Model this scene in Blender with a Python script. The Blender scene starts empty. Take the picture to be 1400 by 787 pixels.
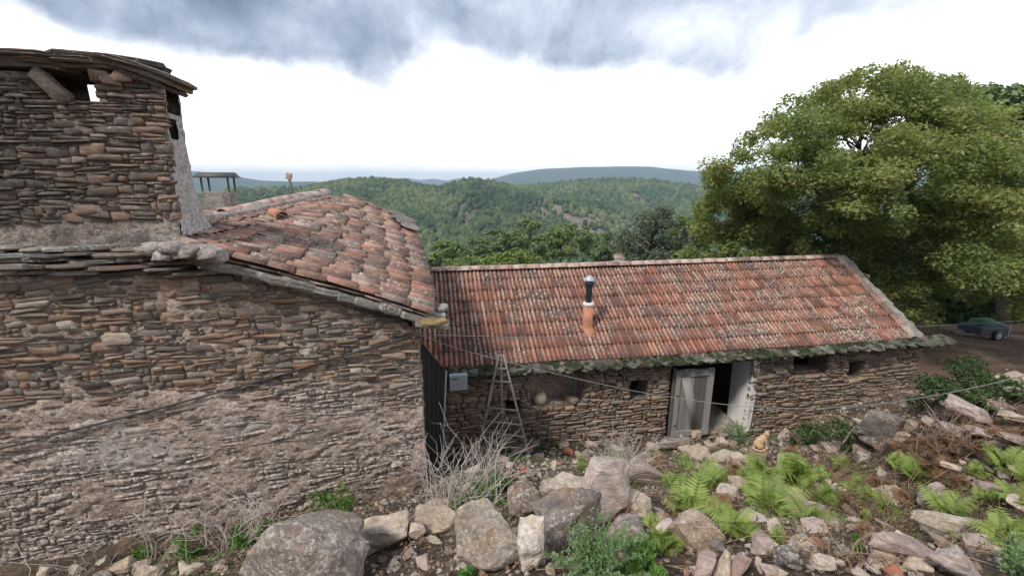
import bpy, bmesh, math, random
import numpy as np
from mathutils import Vector, Matrix
from math import radians, sin, cos, pi

random.seed(7)
RNG = np.random.default_rng(11)
scene = bpy.context.scene
COL = scene.collection

# ------------------------------------------------------------------ camera
FPX = 600.0                                   # focal length in pixels of a 1400 wide frame
PITCH = math.atan(143.5 / 600.0)
cam_data = bpy.data.cameras.new('camera')
cam_data.sensor_width = 36.0
cam_data.lens = 36.0 * FPX / 1400.0
cam_data.clip_start = 0.05
cam_data.clip_end = 30000
cam = bpy.data.objects.new('camera', cam_data)
cam.location = (0, 0, 0)
cam.rotation_euler = (pi / 2 - PITCH, 0, 0)
COL.objects.link(cam)
scene.camera = cam

# ------------------------------------------------------------------ sky, sun, exposure
SUN_EL, SUN_AZ = radians(50), radians(222)     # azimuth clockwise from +Y
world = bpy.data.worlds.new('World')
scene.world = world
world.use_nodes = True
nt = world.node_tree
for n in list(nt.nodes):
    nt.nodes.remove(n)


class NB:
    """small node builder"""
    def __init__(s, tree):
        s.t = tree

    def n(s, typ, **kw):
        nd = s.t.nodes.new(typ)
        for k, v in kw.items():
            if k.startswith('i_'):
                key = k[2:]
                key = int(key) if key.isdigit() else key.replace('_', ' ')
                s.put(nd.inputs[key], v)
            else:
                setattr(nd, k, v)
        return nd

    def put(s, sock, v):
        if hasattr(v, 'bl_rna') and isinstance(v, bpy.types.NodeSocket):
            s.t.links.new(v, sock)
        elif v is not None:
            if isinstance(v, (tuple, list)) and len(v) == 3 and sock.type == 'RGBA':
                v = (*v, 1)
            sock.default_value = v

    def math(s, op, a, b=None, c=None, clamp=False):
        nd = s.t.nodes.new('ShaderNodeMath')
        nd.operation = op
        nd.use_clamp = clamp
        s.put(nd.inputs[0], a)
        if b is not None:
            s.put(nd.inputs[1], b)
        if c is not None:
            s.put(nd.inputs[2], c)
        return nd.outputs[0]

    def vmul(s, v, scale):
        nd = s.t.nodes.new('ShaderNodeVectorMath')
        nd.operation = 'MULTIPLY'
        s.put(nd.inputs[0], v)
        nd.inputs[1].default_value = scale
        return nd.outputs[0]

    def noise(s, vec, scale, detail=4, rough=0.55, dist=0.0, out=0):
        nd = s.t.nodes.new('ShaderNodeTexNoise')
        s.put(nd.inputs['Vector'], vec)
        nd.inputs['Scale'].default_value = scale
        nd.inputs['Detail'].default_value = detail
        nd.inputs['Roughness'].default_value = rough
        nd.inputs['Distortion'].default_value = dist
        return nd.outputs[out]

    def ramp(s, fac, stops, interp='LINEAR'):
        nd = s.t.nodes.new('ShaderNodeValToRGB')
        cr = nd.color_ramp
        cr.interpolation = interp
        while len(cr.elements) < len(stops):
            cr.elements.new(0.5)
        for e, (p, c) in zip(cr.elements, stops):
            e.position = p
            if isinstance(c, (int, float)):
                c = (c, c, c)
            e.color = (*c, 1)
        s.put(nd.inputs[0], fac)
        return nd.outputs[0]

    def mix(s, fac, a, b, blend='MIX'):
        nd = s.t.nodes.new('ShaderNodeMix')
        nd.data_type = 'RGBA'
        nd.blend_type = blend
        nd.clamp_factor = True
        s.put(nd.inputs[0], fac)
        s.put(nd.inputs[6], a)
        s.put(nd.inputs[7], b)
        return nd.outputs[2]

    def rng(s, v, a, b, c=0.0, d=1.0, smooth=False):
        nd = s.t.nodes.new('ShaderNodeMapRange')
        if smooth:
            nd.interpolation_type = 'SMOOTHSTEP'
        s.put(nd.inputs[0], v)
        for k, x in zip((1, 2, 3, 4), (a, b, c, d)):
            nd.inputs[k].default_value = x
        return nd.outputs[0]


b = NB(nt)
tc = b.n('ShaderNodeTexCoord')
sky = b.n('ShaderNodeTexSky', sky_type='NISHITA', sun_disc=False, sun_elevation=SUN_EL, sun_rotation=SUN_AZ,
          altitude=500, air_density=1.0, dust_density=2.0, ozone_density=1.0)
sep = b.n('ShaderNodeSeparateXYZ')
b.put(sep.inputs[0], tc.outputs['Generated'])
zz = sep.outputs[2]
# cloud ceiling: project the view direction on a plane far above
den = b.math('MAXIMUM', b.math('ADD', zz, 0.06), 0.05)
px_ = b.math('DIVIDE', sep.outputs[0], den)
py_ = b.math('DIVIDE', sep.outputs[1], den)
cmb = b.n('ShaderNodeCombineXYZ')
b.put(cmb.inputs[0], px_)
b.put(cmb.inputs[1], py_)
cmb.inputs[2].default_value = 3.7
big = b.noise(cmb.outputs[0], 0.42, 2, 0.5, 0.3)
fine = b.noise(cmb.outputs[0], 1.3, 9, 0.6, 0.5)
# bank of dark cloud: everything nearer than a wavy line, a bright gap below it
edge_n = b.noise(tc.outputs['Generated'], 3.2, 7, 0.6)
edge = b.math('ADD', b.math('SUBTRACT', zz, 0.205), b.math('MULTIPLY', b.math('SUBTRACT', edge_n, 0.5), 0.22))
xx = b.math('DIVIDE', sep.outputs[0], b.math('MAXIMUM', sep.outputs[1], 0.2))
edge = b.math('SUBTRACT', edge, b.math('MULTIPLY', b.math('MAXIMUM', b.math('SUBTRACT', xx, 0.55), 0.0), 0.10))
bank = b.rng(edge, -0.02, 0.045, 0, 1, True)
dark = b.ramp(b.math('ADD', b.math('MULTIPLY', fine, 0.06), b.math('MULTIPLY', b.math('ADD', big, b.math('MULTIPLY', b.noise(tc.outputs['Generated'], 4.2, 10, 0.60, 0.25), 2.3)), 0.29)),
              [(0.38, (0.125, 0.165, 0.235)), (0.46, (0.22, 0.27, 0.36)), (0.55, (0.40, 0.455, 0.56)), (0.68, (0.80, 0.83, 0.88))])
lite = b.ramp(b.noise(tc.outputs['Generated'], 5.0, 6, 0.6),
              [(0.24, (0.78, 0.85, 0.94)), (0.33, (1.05, 1.07, 1.09)), (0.50, (1.22, 1.22, 1.22)), (1.0, (1.4, 1.4, 1.38))])
clouds = b.mix(bank, lite, dark)
bg_sky = b.n('ShaderNodeBackground')
b.put(bg_sky.inputs[0], sky.outputs[0])
bg_sky.inputs[1].default_value = 0.06
bg_cl = b.n('ShaderNodeBackground')
b.put(bg_cl.inputs[0], clouds)
bg_cl.inputs[1].default_value = 0.68
cover = b.rng(b.noise(tc.outputs['Generated'], 1.6, 5, 0.55), 0.26, 0.40, 0.86, 1.0, True)
mixw = b.n('ShaderNodeMixShader')
b.put(mixw.inputs[0], cover)
b.t.links.new(bg_sky.outputs[0], mixw.inputs[1])
b.t.links.new(bg_cl.outputs[0], mixw.inputs[2])
wo = b.n('ShaderNodeOutputWorld')
b.t.links.new(mixw.outputs[0], wo.inputs[0])
world.cycles.sampling_method = 'MANUAL'
world.cycles.sample_map_resolution = 512

sun_data = bpy.data.lights.new('sun', 'SUN')
sun_data.energy = 1.5
sun_data.angle = radians(10)
sun_data.color = (1.0, 0.95, 0.88)
sun = bpy.data.objects.new('sun', sun_data)
COL.objects.link(sun)
sd = Vector((sin(SUN_AZ) * cos(SUN_EL), cos(SUN_AZ) * cos(SUN_EL), sin(SUN_EL)))
sun.rotation_euler = sd.to_track_quat('Z', 'Y').to_euler()

scene.view_settings.view_transform = 'Standard'
scene.view_settings.look = 'None'
scene.view_settings.exposure = 1.22
scene.view_settings.gamma = 1.0
scene.cycles.use_denoising = True
scene.cycles.max_bounces = 5
scene.cycles.diffuse_bounces = 3
scene.cycles.transparent_max_bounces = 4
scene.cycles.volume_bounces = 0

# ------------------------------------------------------------------ helpers: pixels of the 1400 x 787 photograph to points
_F = np.array([0, cos(PITCH), -sin(PITCH)])
_U = np.array([0, sin(PITCH), cos(PITCH)])


def ray(u, v):
    return _F + (u - 700) / FPX * np.array([1., 0, 0]) + (393.5 - v) / FPX * _U


def at(u, v, Y):
    r = ray(u, v)
    return r * (Y / r[1])


def yaw_axes(deg):
    a = radians(deg)
    return np.array([cos(a), sin(a), 0]), np.array([-sin(a), cos(a), 0])


def on_wall(u, v, O, deg):
    """pixel -> (distance along wall, z) on the vertical plane through O"""
    A, B = yaw_axes(deg)
    r = ray(u, v)
    t = np.dot(O, B) / np.dot(r, B)
    p = r * t
    return float(np.dot(p - O, A)), float(p[2])


# ------------------------------------------------------------------ noise in numpy
def _h(ix, iy, s):
    n = (ix.astype(np.int64) * 374761393 + iy.astype(np.int64) * 668265263 + s * 974711) & 0x7fffffff
    n = ((n ^ (n >> 13)) * 1274126177) & 0x7fffffff
    n = n ^ (n >> 16)
    return (n & 0xffff) / 65535.0


def vnoise(x, y, s=0):
    x = np.asarray(x, float)
    y = np.asarray(y, float)
    ix = np.floor(x)
    iy = np.floor(y)
    fx = x - ix
    fy = y - iy
    fx = fx * fx * (3 - 2 * fx)
    fy = fy * fy * (3 - 2 * fy)
    a = _h(ix, iy, s)
    b_ = _h(ix + 1, iy, s)
    c = _h(ix, iy + 1, s)
    d = _h(ix + 1, iy + 1, s)
    return (a + (b_ - a) * fx + (c - a) * fy + (a - b_ - c + d) * fx * fy) * 2 - 1


def fbm(x, y, s=0, o=4):
    t = 0
    amp = 1
    for k in range(o):
        t = t + amp * vnoise(np.asarray(x) * 2 ** k + 17.3 * k, np.asarray(y) * 2 ** k - 9.1 * k, s + k)
        amp *= 0.5
    return t


def sstep(a, b_, x):
    t = np.clip((np.asarray(x, float) - a) / (b_ - a), 0, 1)
    return t * t * (3 - 2 * t)


def smax(a, b_, k):
    h = np.clip(0.5 + 0.5 * (a - b_) / k, 0, 1)
    return b_ + (a - b_) * h + k * h * (1 - h)


# ------------------------------------------------------------------ ground shape
RIDGES = [  # y distance, front width, [(u px, v px skyline)], spur amplitude
    (640, 330, [(-600, 262), (200, 266), (400, 262), (436, 257), (470, 251), (510, 249), (545, 252), (575, 259), (600, 262),
                (618, 256), (636, 250), (650, 250), (668, 254), (690, 261), (740, 272), (800, 284), (900, 292), (2000, 296)], 13),
    (980, 420, [(-600, 280), (560, 272), (640, 262), (680, 259), (735, 257), (770, 253), (800, 250), (840, 248), (880, 249), (925, 254),
                (960, 260), (1000, 266), (1400, 268), (2000, 270)], 20),
    (2600, 900, [(-600, 238), (0, 240), (250, 233), (300, 236), (335, 243), (360, 247), (400, 248), (430, 248), (470, 251), (500, 256),
                 (530, 252), (570, 251), (610, 254), (640, 258), (700, 262), (2000, 262)], 20),
    (3600, 1200, [(-600, 262), (600, 262), (640, 253), (668, 246), (700, 237), (740, 231), (800, 228), (850, 227), (890, 228), (930, 232), (980, 237),
                  (1100, 240), (1400, 238), (2000, 240)], 22),
    (5600, 1500, [(-600, 252), (300, 254), (440, 252), (490, 251), (515, 246), (535, 247), (556, 243), (575, 246), (592, 244), (612, 247), (628, 243), (650, 247), (720, 252), (2000, 250)], 20),
]


def ridge_height(x, y):
    out = np.full(np.shape(x), -1e9)
    yy = np.maximum(y, 30.0)
    upx = np.clip(x / yy * (FPX / cos(PITCH)) * 1.0 + 700, -600, 2000)
    for k, (R, W, prof, amp) in enumerate(RIDGES):
        us = [a for a, _ in prof]
        vs = [c for _, c in prof]
        v = np.interp(upx, us, vs)
        dv = (393.5 - v) / FPX
        ratio = (-sin(PITCH) + dv * cos(PITCH)) / (cos(PITCH) + dv * sin(PITCH))
        zp = ratio * R
        d = (R - y) / W
        fr = np.where(d > 0, sstep(0, 1, np.clip(d, 0, 1)) * 0.55 + 0.45 * np.clip(d, 0, 1) ** 1.0, sstep(0, 1.2, -d * 0.8))
        floor = -78 - 0.02 * R * 0.4
        z = zp + (floor - zp) * np.clip(fr, 0, 1)
        rdg = 1 - 2 * np.abs(fbm(x / (R * 0.20) + .3 * y / R, y / (R * 0.55), 60 + k, 3))
        spur = (fbm(x / (R * 0.16), y / (R * 0.30), 40 + k, 4) * .7 + rdg * 1.1) * amp * np.clip(1.2 * np.abs(d), 0, 1)
        out = np.maximum(out, z + spur)
    return out


def near_height(x, y):
    zp = -0.9 - 0.56 * y + 0.23 * np.minimum(x, 0)
    # bank rises on the right
    zp = zp + 1.15 * sstep(2.8, 5.6, x) * (1 - sstep(5.6, 8.2, y)) - 0.5 * sstep(6.4, 8.6, y) * sstep(4.5, 6.5, x)
    # level top where the photographer stands
    zp = -smax(-zp, 1.62 + 0 * zp, 0.35)
    yard = -5.55 - 0.5 * (1 - sstep(10.0, 11.4, y)) * sstep(4.0, 6.5, x) * (1 - sstep(11.0, 13.0, x)) - 0 * x - 0.10 * np.exp(-((x - 9.2) / 1.6) ** 2 - ((y - 9.6) / 1.3) ** 2) + 0.10 * sstep(12, 16, y)
    left = -4.32 + 0 * x
    fl = yard + (left - yard) * (1 - sstep(-2.4, -0.9, x)) * (1 - sstep(5.0, 9.0, y))
    z = smax(zp, fl, 0.35)
    z = z + 0.07 * fbm(x * 1.1, y * 1.1, 3, 4) * (1 - 0.75 * sstep(9, 11, y)) + 0.022 * fbm(x * 6, y * 6, 9, 3) * (1 - 0.6 * sstep(9, 11, y))
    return z


def ground(x, y):
    x = np.asarray(x, float)
    y = np.asarray(y, float)
    n = near_height(x, y)
    r = np.hypot(x, y)
    # hillside beyond the yard falls away to the valley
    fall = -5.5 - 0.42 * np.maximum(y - 18, 0) - 0.25 * np.maximum(-x - 9, 0) * sstep(4, 20, y)
    fall = np.maximum(fall, -82) + 1.2 * fbm(x / 14, y / 14, 5, 4)
    far = np.maximum(ridge_height(x, y), fall)
    back = 0.25 * np.maximum(-y - 2, 0)
    back = np.minimum(back, 25)
    t = sstep(17.5, 24, r) * sstep(-6, 6, y)
    return n * (1 - t) + np.where(y > 12, far, np.maximum(far, -5.6)) * t + back


def g1(x, y):
    return float(ground(np.array([x]), np.array([y]))[0])


def hit(u, v, y0=1.2, y1=40):
    """where the ray through a pixel first meets the ground"""
    r = ray(u, v)
    r = r / r[1]
    ys = np.linspace(y0, y1, 1500)
    zs = ground(r[0] * ys, ys)
    dz = r[2] * ys - zs
    k = np.argmax(dz < 0)
    y = ys[k]
    return np.array([r[0] * y, y, float(zs[k])])


# ------------------------------------------------------------------ objects
def tag(o, label=None, cat=None, group=None, kind=None):
    if label:
        o['label'] = label
    if cat:
        o['category'] = cat
    if group:
        o['group'] = group
    if kind:
        o['kind'] = kind
    return o


def thing(name, label, cat, loc=(0, 0, 0), group=None, rz=0.0):
    o = bpy.data.objects.new(name, None)
    o.empty_display_size = 0.2
    o.location = tuple(loc)
    o.rotation_euler = (0, 0, rz)
    COL.objects.link(o)
    return tag(o, label, cat, group)


def link(name, me, parent=None, M=None, kind=None, local=False):
    """M is a world matrix unless local"""
    o = bpy.data.objects.new(name, me)
    COL.objects.link(o)
    if parent is not None:
        o.parent = parent
        if not local:
            o.matrix_parent_inverse = wm(parent).inverted()
    if M is not None:
        o.matrix_basis = M
    if kind:
        o['kind'] = kind
    return o


def wm(o):
    m = o.matrix_basis.copy()
    while o.parent is not None:
        m = o.matrix_parent_inverse @ m
        o = o.parent
        m = o.matrix_basis @ m
    return m


def mesh_np(name, V, F, mat, smooth=False):
    """V (n,3); F (m,k) uniform polygons or a list of such arrays"""
    me = bpy.data.meshes.new(name)
    V = np.asarray(V, dtype=np.float32)
    Fs = F if isinstance(F, list) and len(F) and isinstance(F[0], np.ndarray) and F[0].ndim == 2 else [np.asarray(F)]
    me.vertices.add(len(V))
    me.vertices.foreach_set('co', V.ravel())
    nl = sum(f.size for f in Fs)
    me.loops.add(nl)
    me.loops.foreach_set('vertex_index', np.concatenate([f.ravel() for f in Fs]).astype(np.int32))
    tot = np.concatenate([np.full(len(f), f.shape[1]) for f in Fs]).astype(np.int32)
    st = np.concatenate([[0], np.cumsum(tot)[:-1]]).astype(np.int32)
    me.polygons.add(len(tot))
    me.polygons.foreach_set('loop_start', st)
    me.polygons.foreach_set('loop_total', tot)
    if smooth:
        me.polygons.foreach_set('use_smooth', np.ones(len(tot), bool))
    me.update(calc_edges=True)
    if mat:
        me.materials.append(mat)
    return me


def mesh_bm(name, bm, mat, smooth=False):
    me = bpy.data.meshes.new(name)
    bmesh.ops.recalc_face_normals(bm, faces=bm.faces)
    bm.to_mesh(me)
    bm.free()
    if smooth:
        for p in me.polygons:
            p.use_smooth = True
    if mat:
        me.materials.append(mat)
    return me


class Soup:
    """collects triangles and quads of many pieces"""
    def __init__(s):
        s.V = []
        s.T = []
        s.Q = []
        s.n = 0

    def add(s, V, T=None, Q=None):
        V = np.asarray(V, float)
        s.V.append(V)
        if T is not None and len(T):
            s.T.append(np.asarray(T) + s.n)
        if Q is not None and len(Q):
            s.Q.append(np.asarray(Q) + s.n)
        s.n += len(V)

    def mesh(s, name, mat, smooth=False):
        F = []
        if s.T:
            F.append(np.concatenate(s.T))
        if s.Q:
            F.append(np.concatenate(s.Q))
        return mesh_np(name, np.concatenate(s.V), F, mat, smooth)


def tube_np(pts, rad, seg=6, cap=True):
    pts = np.asarray(pts, float)
    n = len(pts)
    rad = np.full(n, rad) if np.isscalar(rad) else np.asarray(rad, float)
    tan = np.gradient(pts, axis=0)
    tan /= np.linalg.norm(tan, axis=1)[:, None] + 1e-9
    V = []
    ref = np.array([0, 0, 1.]) if abs(tan[0][2]) < 0.9 else np.array([1., 0, 0])
    for i in range(n):
        s1 = np.cross(tan[i], ref)
        s1 /= np.linalg.norm(s1) + 1e-9
        s2 = np.cross(s1, tan[i])
        ref = s2
        a = np.arange(seg) * 2 * pi / seg
        V.append(pts[i] + rad[i] * (np.cos(a)[:, None] * s1 + np.sin(a)[:, None] * s2))
    V = np.concatenate(V)
    Q = []
    for i in range(n - 1):
        for j in range(seg):
            Q.append((i * seg + j, i * seg + (j + 1) % seg, (i + 1) * seg + (j + 1) % seg, (i + 1) * seg + j))
    T = []
    if cap:
        V = np.concatenate([V, pts[:1], pts[-1:]])
        c0 = n * seg
        for j in range(seg):
            T.append((c0, (j + 1) % seg, j))
            T.append((c0 + 1, (n - 1) * seg + j, (n - 1) * seg + (j + 1) % seg))
    return V, np.array(T).reshape(-1, 3), np.array(Q)


def tube_mesh(name, pts, rad, mat, seg=6):
    V, T, Q = tube_np(pts, rad, seg)
    return mesh_np(name, V, [T, Q] if len(T) else [Q], mat, True)


BOXQ = np.array([(0, 3, 2, 1), (4, 5, 6, 7), (0, 1, 5, 4), (1, 2, 6, 5), (2, 3, 7, 6), (3, 0, 4, 7)])


def box_v(x0, x1, y0, y1, z0, z1):
    return np.array([(x0, y0, z0), (x1, y0, z0), (x1, y1, z0), (x0, y1, z0), (x0, y0, z1), (x1, y0, z1), (x1, y1, z1), (x0, y1, z1)], float)


def bevel_box(name, dims, mat, bev=0.006, jit=0.0, seg=1):
    bm = bmesh.new()
    x0, x1, y0, y1, z0, z1 = dims
    V = box_v(*dims)
    vs = [bm.verts.new(v + np.array([random.uniform(-jit, jit) for _ in range(3)])) for v in V]
    for q in BOXQ:
        bm.faces.new([vs[i] for i in q])
    if bev > 0:
        bmesh.ops.bevel(bm, geom=list(bm.edges), offset=bev, segments=seg, affect='EDGES')
    return mesh_bm(name, bm, mat)


def frame(O, X, Y, Z):
    m = Matrix.Identity(4)
    for i, c in enumerate((X, Y, Z, O)):
        for j in range(3):
            m[j][i] = float(c[j])
    return m


# ------------------------------------------------------------------ materials
def new_mat(name):
    m = bpy.data.materials.new(name)
    m.use_nodes = True
    t = m.node_tree
    for n in list(t.nodes):
        t.nodes.remove(n)
    bb = NB(t)
    out = bb.n('ShaderNodeOutputMaterial')
    p = bb.n('ShaderNodeBsdfPrincipled')
    t.links.new(p.outputs[0], out.inputs[0])
    bb.p = p
    bb.out = out
    geo = bb.n('ShaderNodeNewGeometry')
    oi = bb.n('ShaderNodeObjectInfo')
    bb.pos = geo.outputs['Position']
    bb.geo = geo
    bb.oi = oi
    bb.obj = bb.n('ShaderNodeTexCoord').outputs['Object']
    return m, bb


def rnd_of(bb, k=1.0):
    s = bb.math('ADD', bb.geo.outputs['Random Per Island'], bb.oi.outputs['Random'])
    return bb.math('FRACT', bb.math('MULTIPLY', s, k))


def bump(bb, h, strength=0.5, dist=0.02):
    nd = bb.n('ShaderNodeBump')
    nd.inputs['Strength'].default_value = strength
    nd.inputs['Distance'].default_value = dist
    bb.put(nd.inputs['Height'], h)
    bb.t.links.new(nd.outputs[0], bb.p.inputs['Normal'])


def simple_mat(name, col, rough=0.8, var=0.25, scale=8, bstr=0.3, metal=0.0, stretch=(1, 1, 1), bd=0.01):
    m, bb = new_mat(name)
    v = bb.vmul(bb.obj, stretch)
    n = bb.noise(v, scale, 5, 0.6)
    r = rnd_of(bb)
    f = bb.math('ADD', bb.math('MULTIPLY', n, 1.4), bb.math('MULTIPLY', r, 0.6))
    lo = tuple(c * (1 - var) for c in col)
    hi = tuple(min(1, c * (1 + var)) for c in col)
    bb.put(bb.p.inputs['Base Color'], bb.ramp(f, [(0.35, lo), (1.25 if False else 0.95, hi)]))
    bb.p.inputs['Roughness'].default_value = rough
    bb.p.inputs['Metallic'].default_value = metal
    if bstr:
        bump(bb, bb.noise(v, scale * 4, 5, 0.6), bstr, bd)
    return m


def stone_mat(name, stops, strata=22, lichen=0.5, lich_col=(0.50, 0.48, 0.42), space='pos', moss=None, bd=0.012, dirt=None, layer=5.0, speck=0.0, soot=None):
    m, bb = new_mat(name)
    P = bb.pos if space == 'pos' else bb.obj
    r = rnd_of(bb)
    base = bb.ramp(r, stops)
    r2 = rnd_of(bb, 7.31)
    cm = bb.n('ShaderNodeCombineXYZ')
    bb.put(cm.inputs[2], bb.math('MULTIPLY', r2, 9.0))
    bb.put(cm.inputs[0], bb.math('MULTIPLY', r, 5.0))
    va = bb.n('ShaderNodeVectorMath')
    va.operation = 'ADD'
    bb.put(va.inputs[0], P)
    bb.put(va.inputs[1], cm.outputs[0])
    Pv = va.outputs[0]
    st = bb.noise(bb.vmul(Pv, (1.0, 1.0, layer)), strata * 0.35 * (5.0 / layer) ** .6, 8, 0.72, 0.6)
    col = bb.mix(1.0, base, bb.ramp(st, [(0.28, (0.42, 0.42, 0.44)), (0.5, (0.95, 0.95, 0.95)), (0.72, (1.55, 1.5, 1.42))]), 'MULTIPLY')
    rust = bb.rng(bb.noise(Pv, 5, 4, 0.6), 0.52, 0.68)
    col = bb.mix(bb.math('MULTIPLY', rust, 0.55), col, (0.26, 0.135, 0.065))
    li = bb.rng(bb.noise(Pv, 26, 5, 0.7), 0.66 - 0.12 * lichen, 0.72 - 0.1 * lichen)
    lm = bb.rng(bb.noise(Pv, 2.3, 3, 0.5), 0.42, 0.6)
    col = bb.mix(bb.math('MULTIPLY', bb.math('MULTIPLY', li, lm), 0.85), col, lich_col)
    if soot:
        so = bb.n('ShaderNodeSeparateXYZ')
        bb.put(so.inputs[0], bb.pos)
        sf = bb.math('ADD', bb.rng(so.outputs[0], soot[0], soot[1], 0.0, 0.75), bb.math('MULTIPLY', bb.noise(bb.pos, 2.4, 5, .65), 1.1))
        sf = bb.rng(sf, .78, 1.15)
        col = bb.mix(bb.math('MULTIPLY', sf, .72), col, bb.ramp(bb.noise(bb.pos, 20, 5, .7), [(.4, (0.03, 0.027, 0.022)), (.6, (0.13, 0.12, 0.10))]))
    if speck:
        sk = bb.rng(bb.noise(P, 52, 4, 0.65, 0.4), 0.60 - .05 * speck, 0.66 - .05 * speck)
        sm_ = bb.rng(bb.noise(P, 4.5, 4, 0.6), 0.40, 0.58)
        col = bb.mix(bb.math('MULTIPLY', bb.math('MULTIPLY', sk, sm_), .8), col, (0.60, 0.54, 0.46))
    if moss:
        mo = bb.rng(bb.noise(P, moss[0], 5, 0.65), moss[1], moss[1] + 0.1)
        col = bb.mix(mo, col, (0.028, 0.036, 0.012))
    if dirt:
        # dried render and splashed soil left on the stones of the lower wall
        sp = bb.n('ShaderNodeSeparateXYZ')
        bb.put(sp.inputs[0], bb.pos)
        hz = bb.rng(sp.outputs[2], dirt[0], dirt[1], 0.0, 1.0)
        dn = bb.math('ADD', bb.math('MULTIPLY', bb.noise(bb.pos, 1.3, 6, 0.65), 1.3), bb.math('MULTIPLY', hz, 0.75))
        dn = bb.math('ADD', dn, bb.math('MULTIPLY', bb.noise(bb.pos, 14, 4, 0.6), 0.5))
        col = bb.mix(bb.math('MULTIPLY', bb.rng(dn, 1.12, 1.42), 0.8), col,
                     bb.ramp(bb.noise(bb.pos, 26, 5, 0.75, 0.5), [(0.40, (0.10, 0.082, 0.07)), (0.47, (0.30, 0.24, 0.20)), (0.54, (0.52, 0.43, 0.375)), (0.60, (0.74, 0.66, 0.60))]))
    bb.put(bb.p.inputs['Base Color'], col)
    bb.p.inputs['Roughness'].default_value = 0.9
    bb.p.inputs['Specular IOR Level'].default_value = 0.3
    h = bb.math('ADD', st, bb.math('MULTIPLY', bb.noise(Pv, 38, 5, 0.7), 0.5))
    bump(bb, h, 0.9, bd)
    return m


def leaf_mat(name, stops, trans=0.35, rough=0.6, space_scale=0.6, amount=0.5):
    m, bb = new_mat(name)
    r = bb.geo.outputs['Random Per Island']
    big_n = bb.noise(bb.pos, space_scale, 3, 0.5)
    f = bb.math('ADD', bb.math('MULTIPLY', r, 1 - amount), bb.math('MULTIPLY', bb.rng(big_n, 0.3, 0.7), amount))
    col = bb.ramp(f, stops)
    bb.put(bb.p.inputs['Base Color'], col)
    bb.p.inputs['Roughness'].default_value = rough
    bb.p.inputs['Specular IOR Level'].default_value = 0.35
    tr = bb.n('ShaderNodeBsdfTranslucent')
    bb.put(tr.inputs[0], bb.mix(1.0, col, (1.2, 1.3, 0.8), 'MULTIPLY'))
    mx = bb.n('ShaderNodeMixShader')
    mx.inputs[0].default_value = trans
    bb.t.links.new(bb.p.outputs[0], mx.inputs[1])
    bb.t.links.new(tr.outputs[0], mx.inputs[2])
    bb.t.links.new(mx.outputs[0], bb.out.inputs[0])
    return m


WALL_STOPS = [(0.0, (0.075, 0.062, 0.056)), (0.16, (0.17, 0.14, 0.115)), (0.32, (0.31, 0.21, 0.14)), (0.46, (0.20, 0.17, 0.135)),
              (0.6, (0.125, 0.115, 0.10)), (0.72, (0.30, 0.245, 0.205)), (0.84, (0.27, 0.14, 0.085)), (0.95, (0.37, 0.31, 0.26)), (1.0, (0.15, 0.115, 0.11))]
BARN_STOPS = [(0.0, (0.12, 0.095, 0.075)), (0.2, (0.26, 0.20, 0.155)), (0.4, (0.34, 0.26, 0.19)), (0.6, (0.25, 0.21, 0.175)), (0.75, (0.36, 0.27, 0.21)),
              (0.9, (0.22, 0.135, 0.10)), (1.0, (0.30, 0.25, 0.21))]
M_WALL = stone_mat('schist_house_stone', WALL_STOPS, dirt=(-2.0, -3.6))
M_CHIM = stone_mat('schist_chimney_stone', [(0, (0.09, 0.078, 0.07)), (0.3, (0.20, 0.155, 0.13)), (0.55, (0.30, 0.20, 0.155)), (0.75, (0.15, 0.135, 0.12)), (1, (0.34, 0.265, 0.225))], lichen=0.7, soot=(-3.5, -5.2))
M_BARN = stone_mat('schist_barn_stone', BARN_STOPS, lichen=0.25)
M_SLAB = stone_mat('grey_roof_slate', [(0, (0.14, 0.13, 0.12)), (0.5, (0.24, 0.23, 0.205)), (1, (0.33, 0.31, 0.28))], lichen=1.2, lich_col=(0.52, 0.50, 0.44), bd=0.02)
M_MOSSY = stone_mat('mossy_slate', [(0, (0.07, 0.065, 0.058)), (0.5, (0.13, 0.12, 0.11)), (1, (0.22, 0.205, 0.185))], lichen=0.6, moss=(5.0, 0.46))
M_CAP = stone_mat('dark_cap_slate', [(0, (0.09, 0.078, 0.066)), (0.5, (0.15, 0.125, 0.105)), (1, (0.20, 0.165, 0.135))], lichen=0.8)
M_QUARTZ = stone_mat('pale_quartz', [(0, (0.44, 0.36, 0.28)), (1, (0.56, 0.49, 0.42))], lichen=1.2, lich_col=(0.66, 0.62, 0.57))
M_YELLOW = stone_mat('yellow_lichen_slate', [(0, (0.27, 0.20, 0.075)), (1, (0.33, 0.24, 0.09))], lichen=0.9, lich_col=(0.3, 0.27, 0.2))


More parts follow.
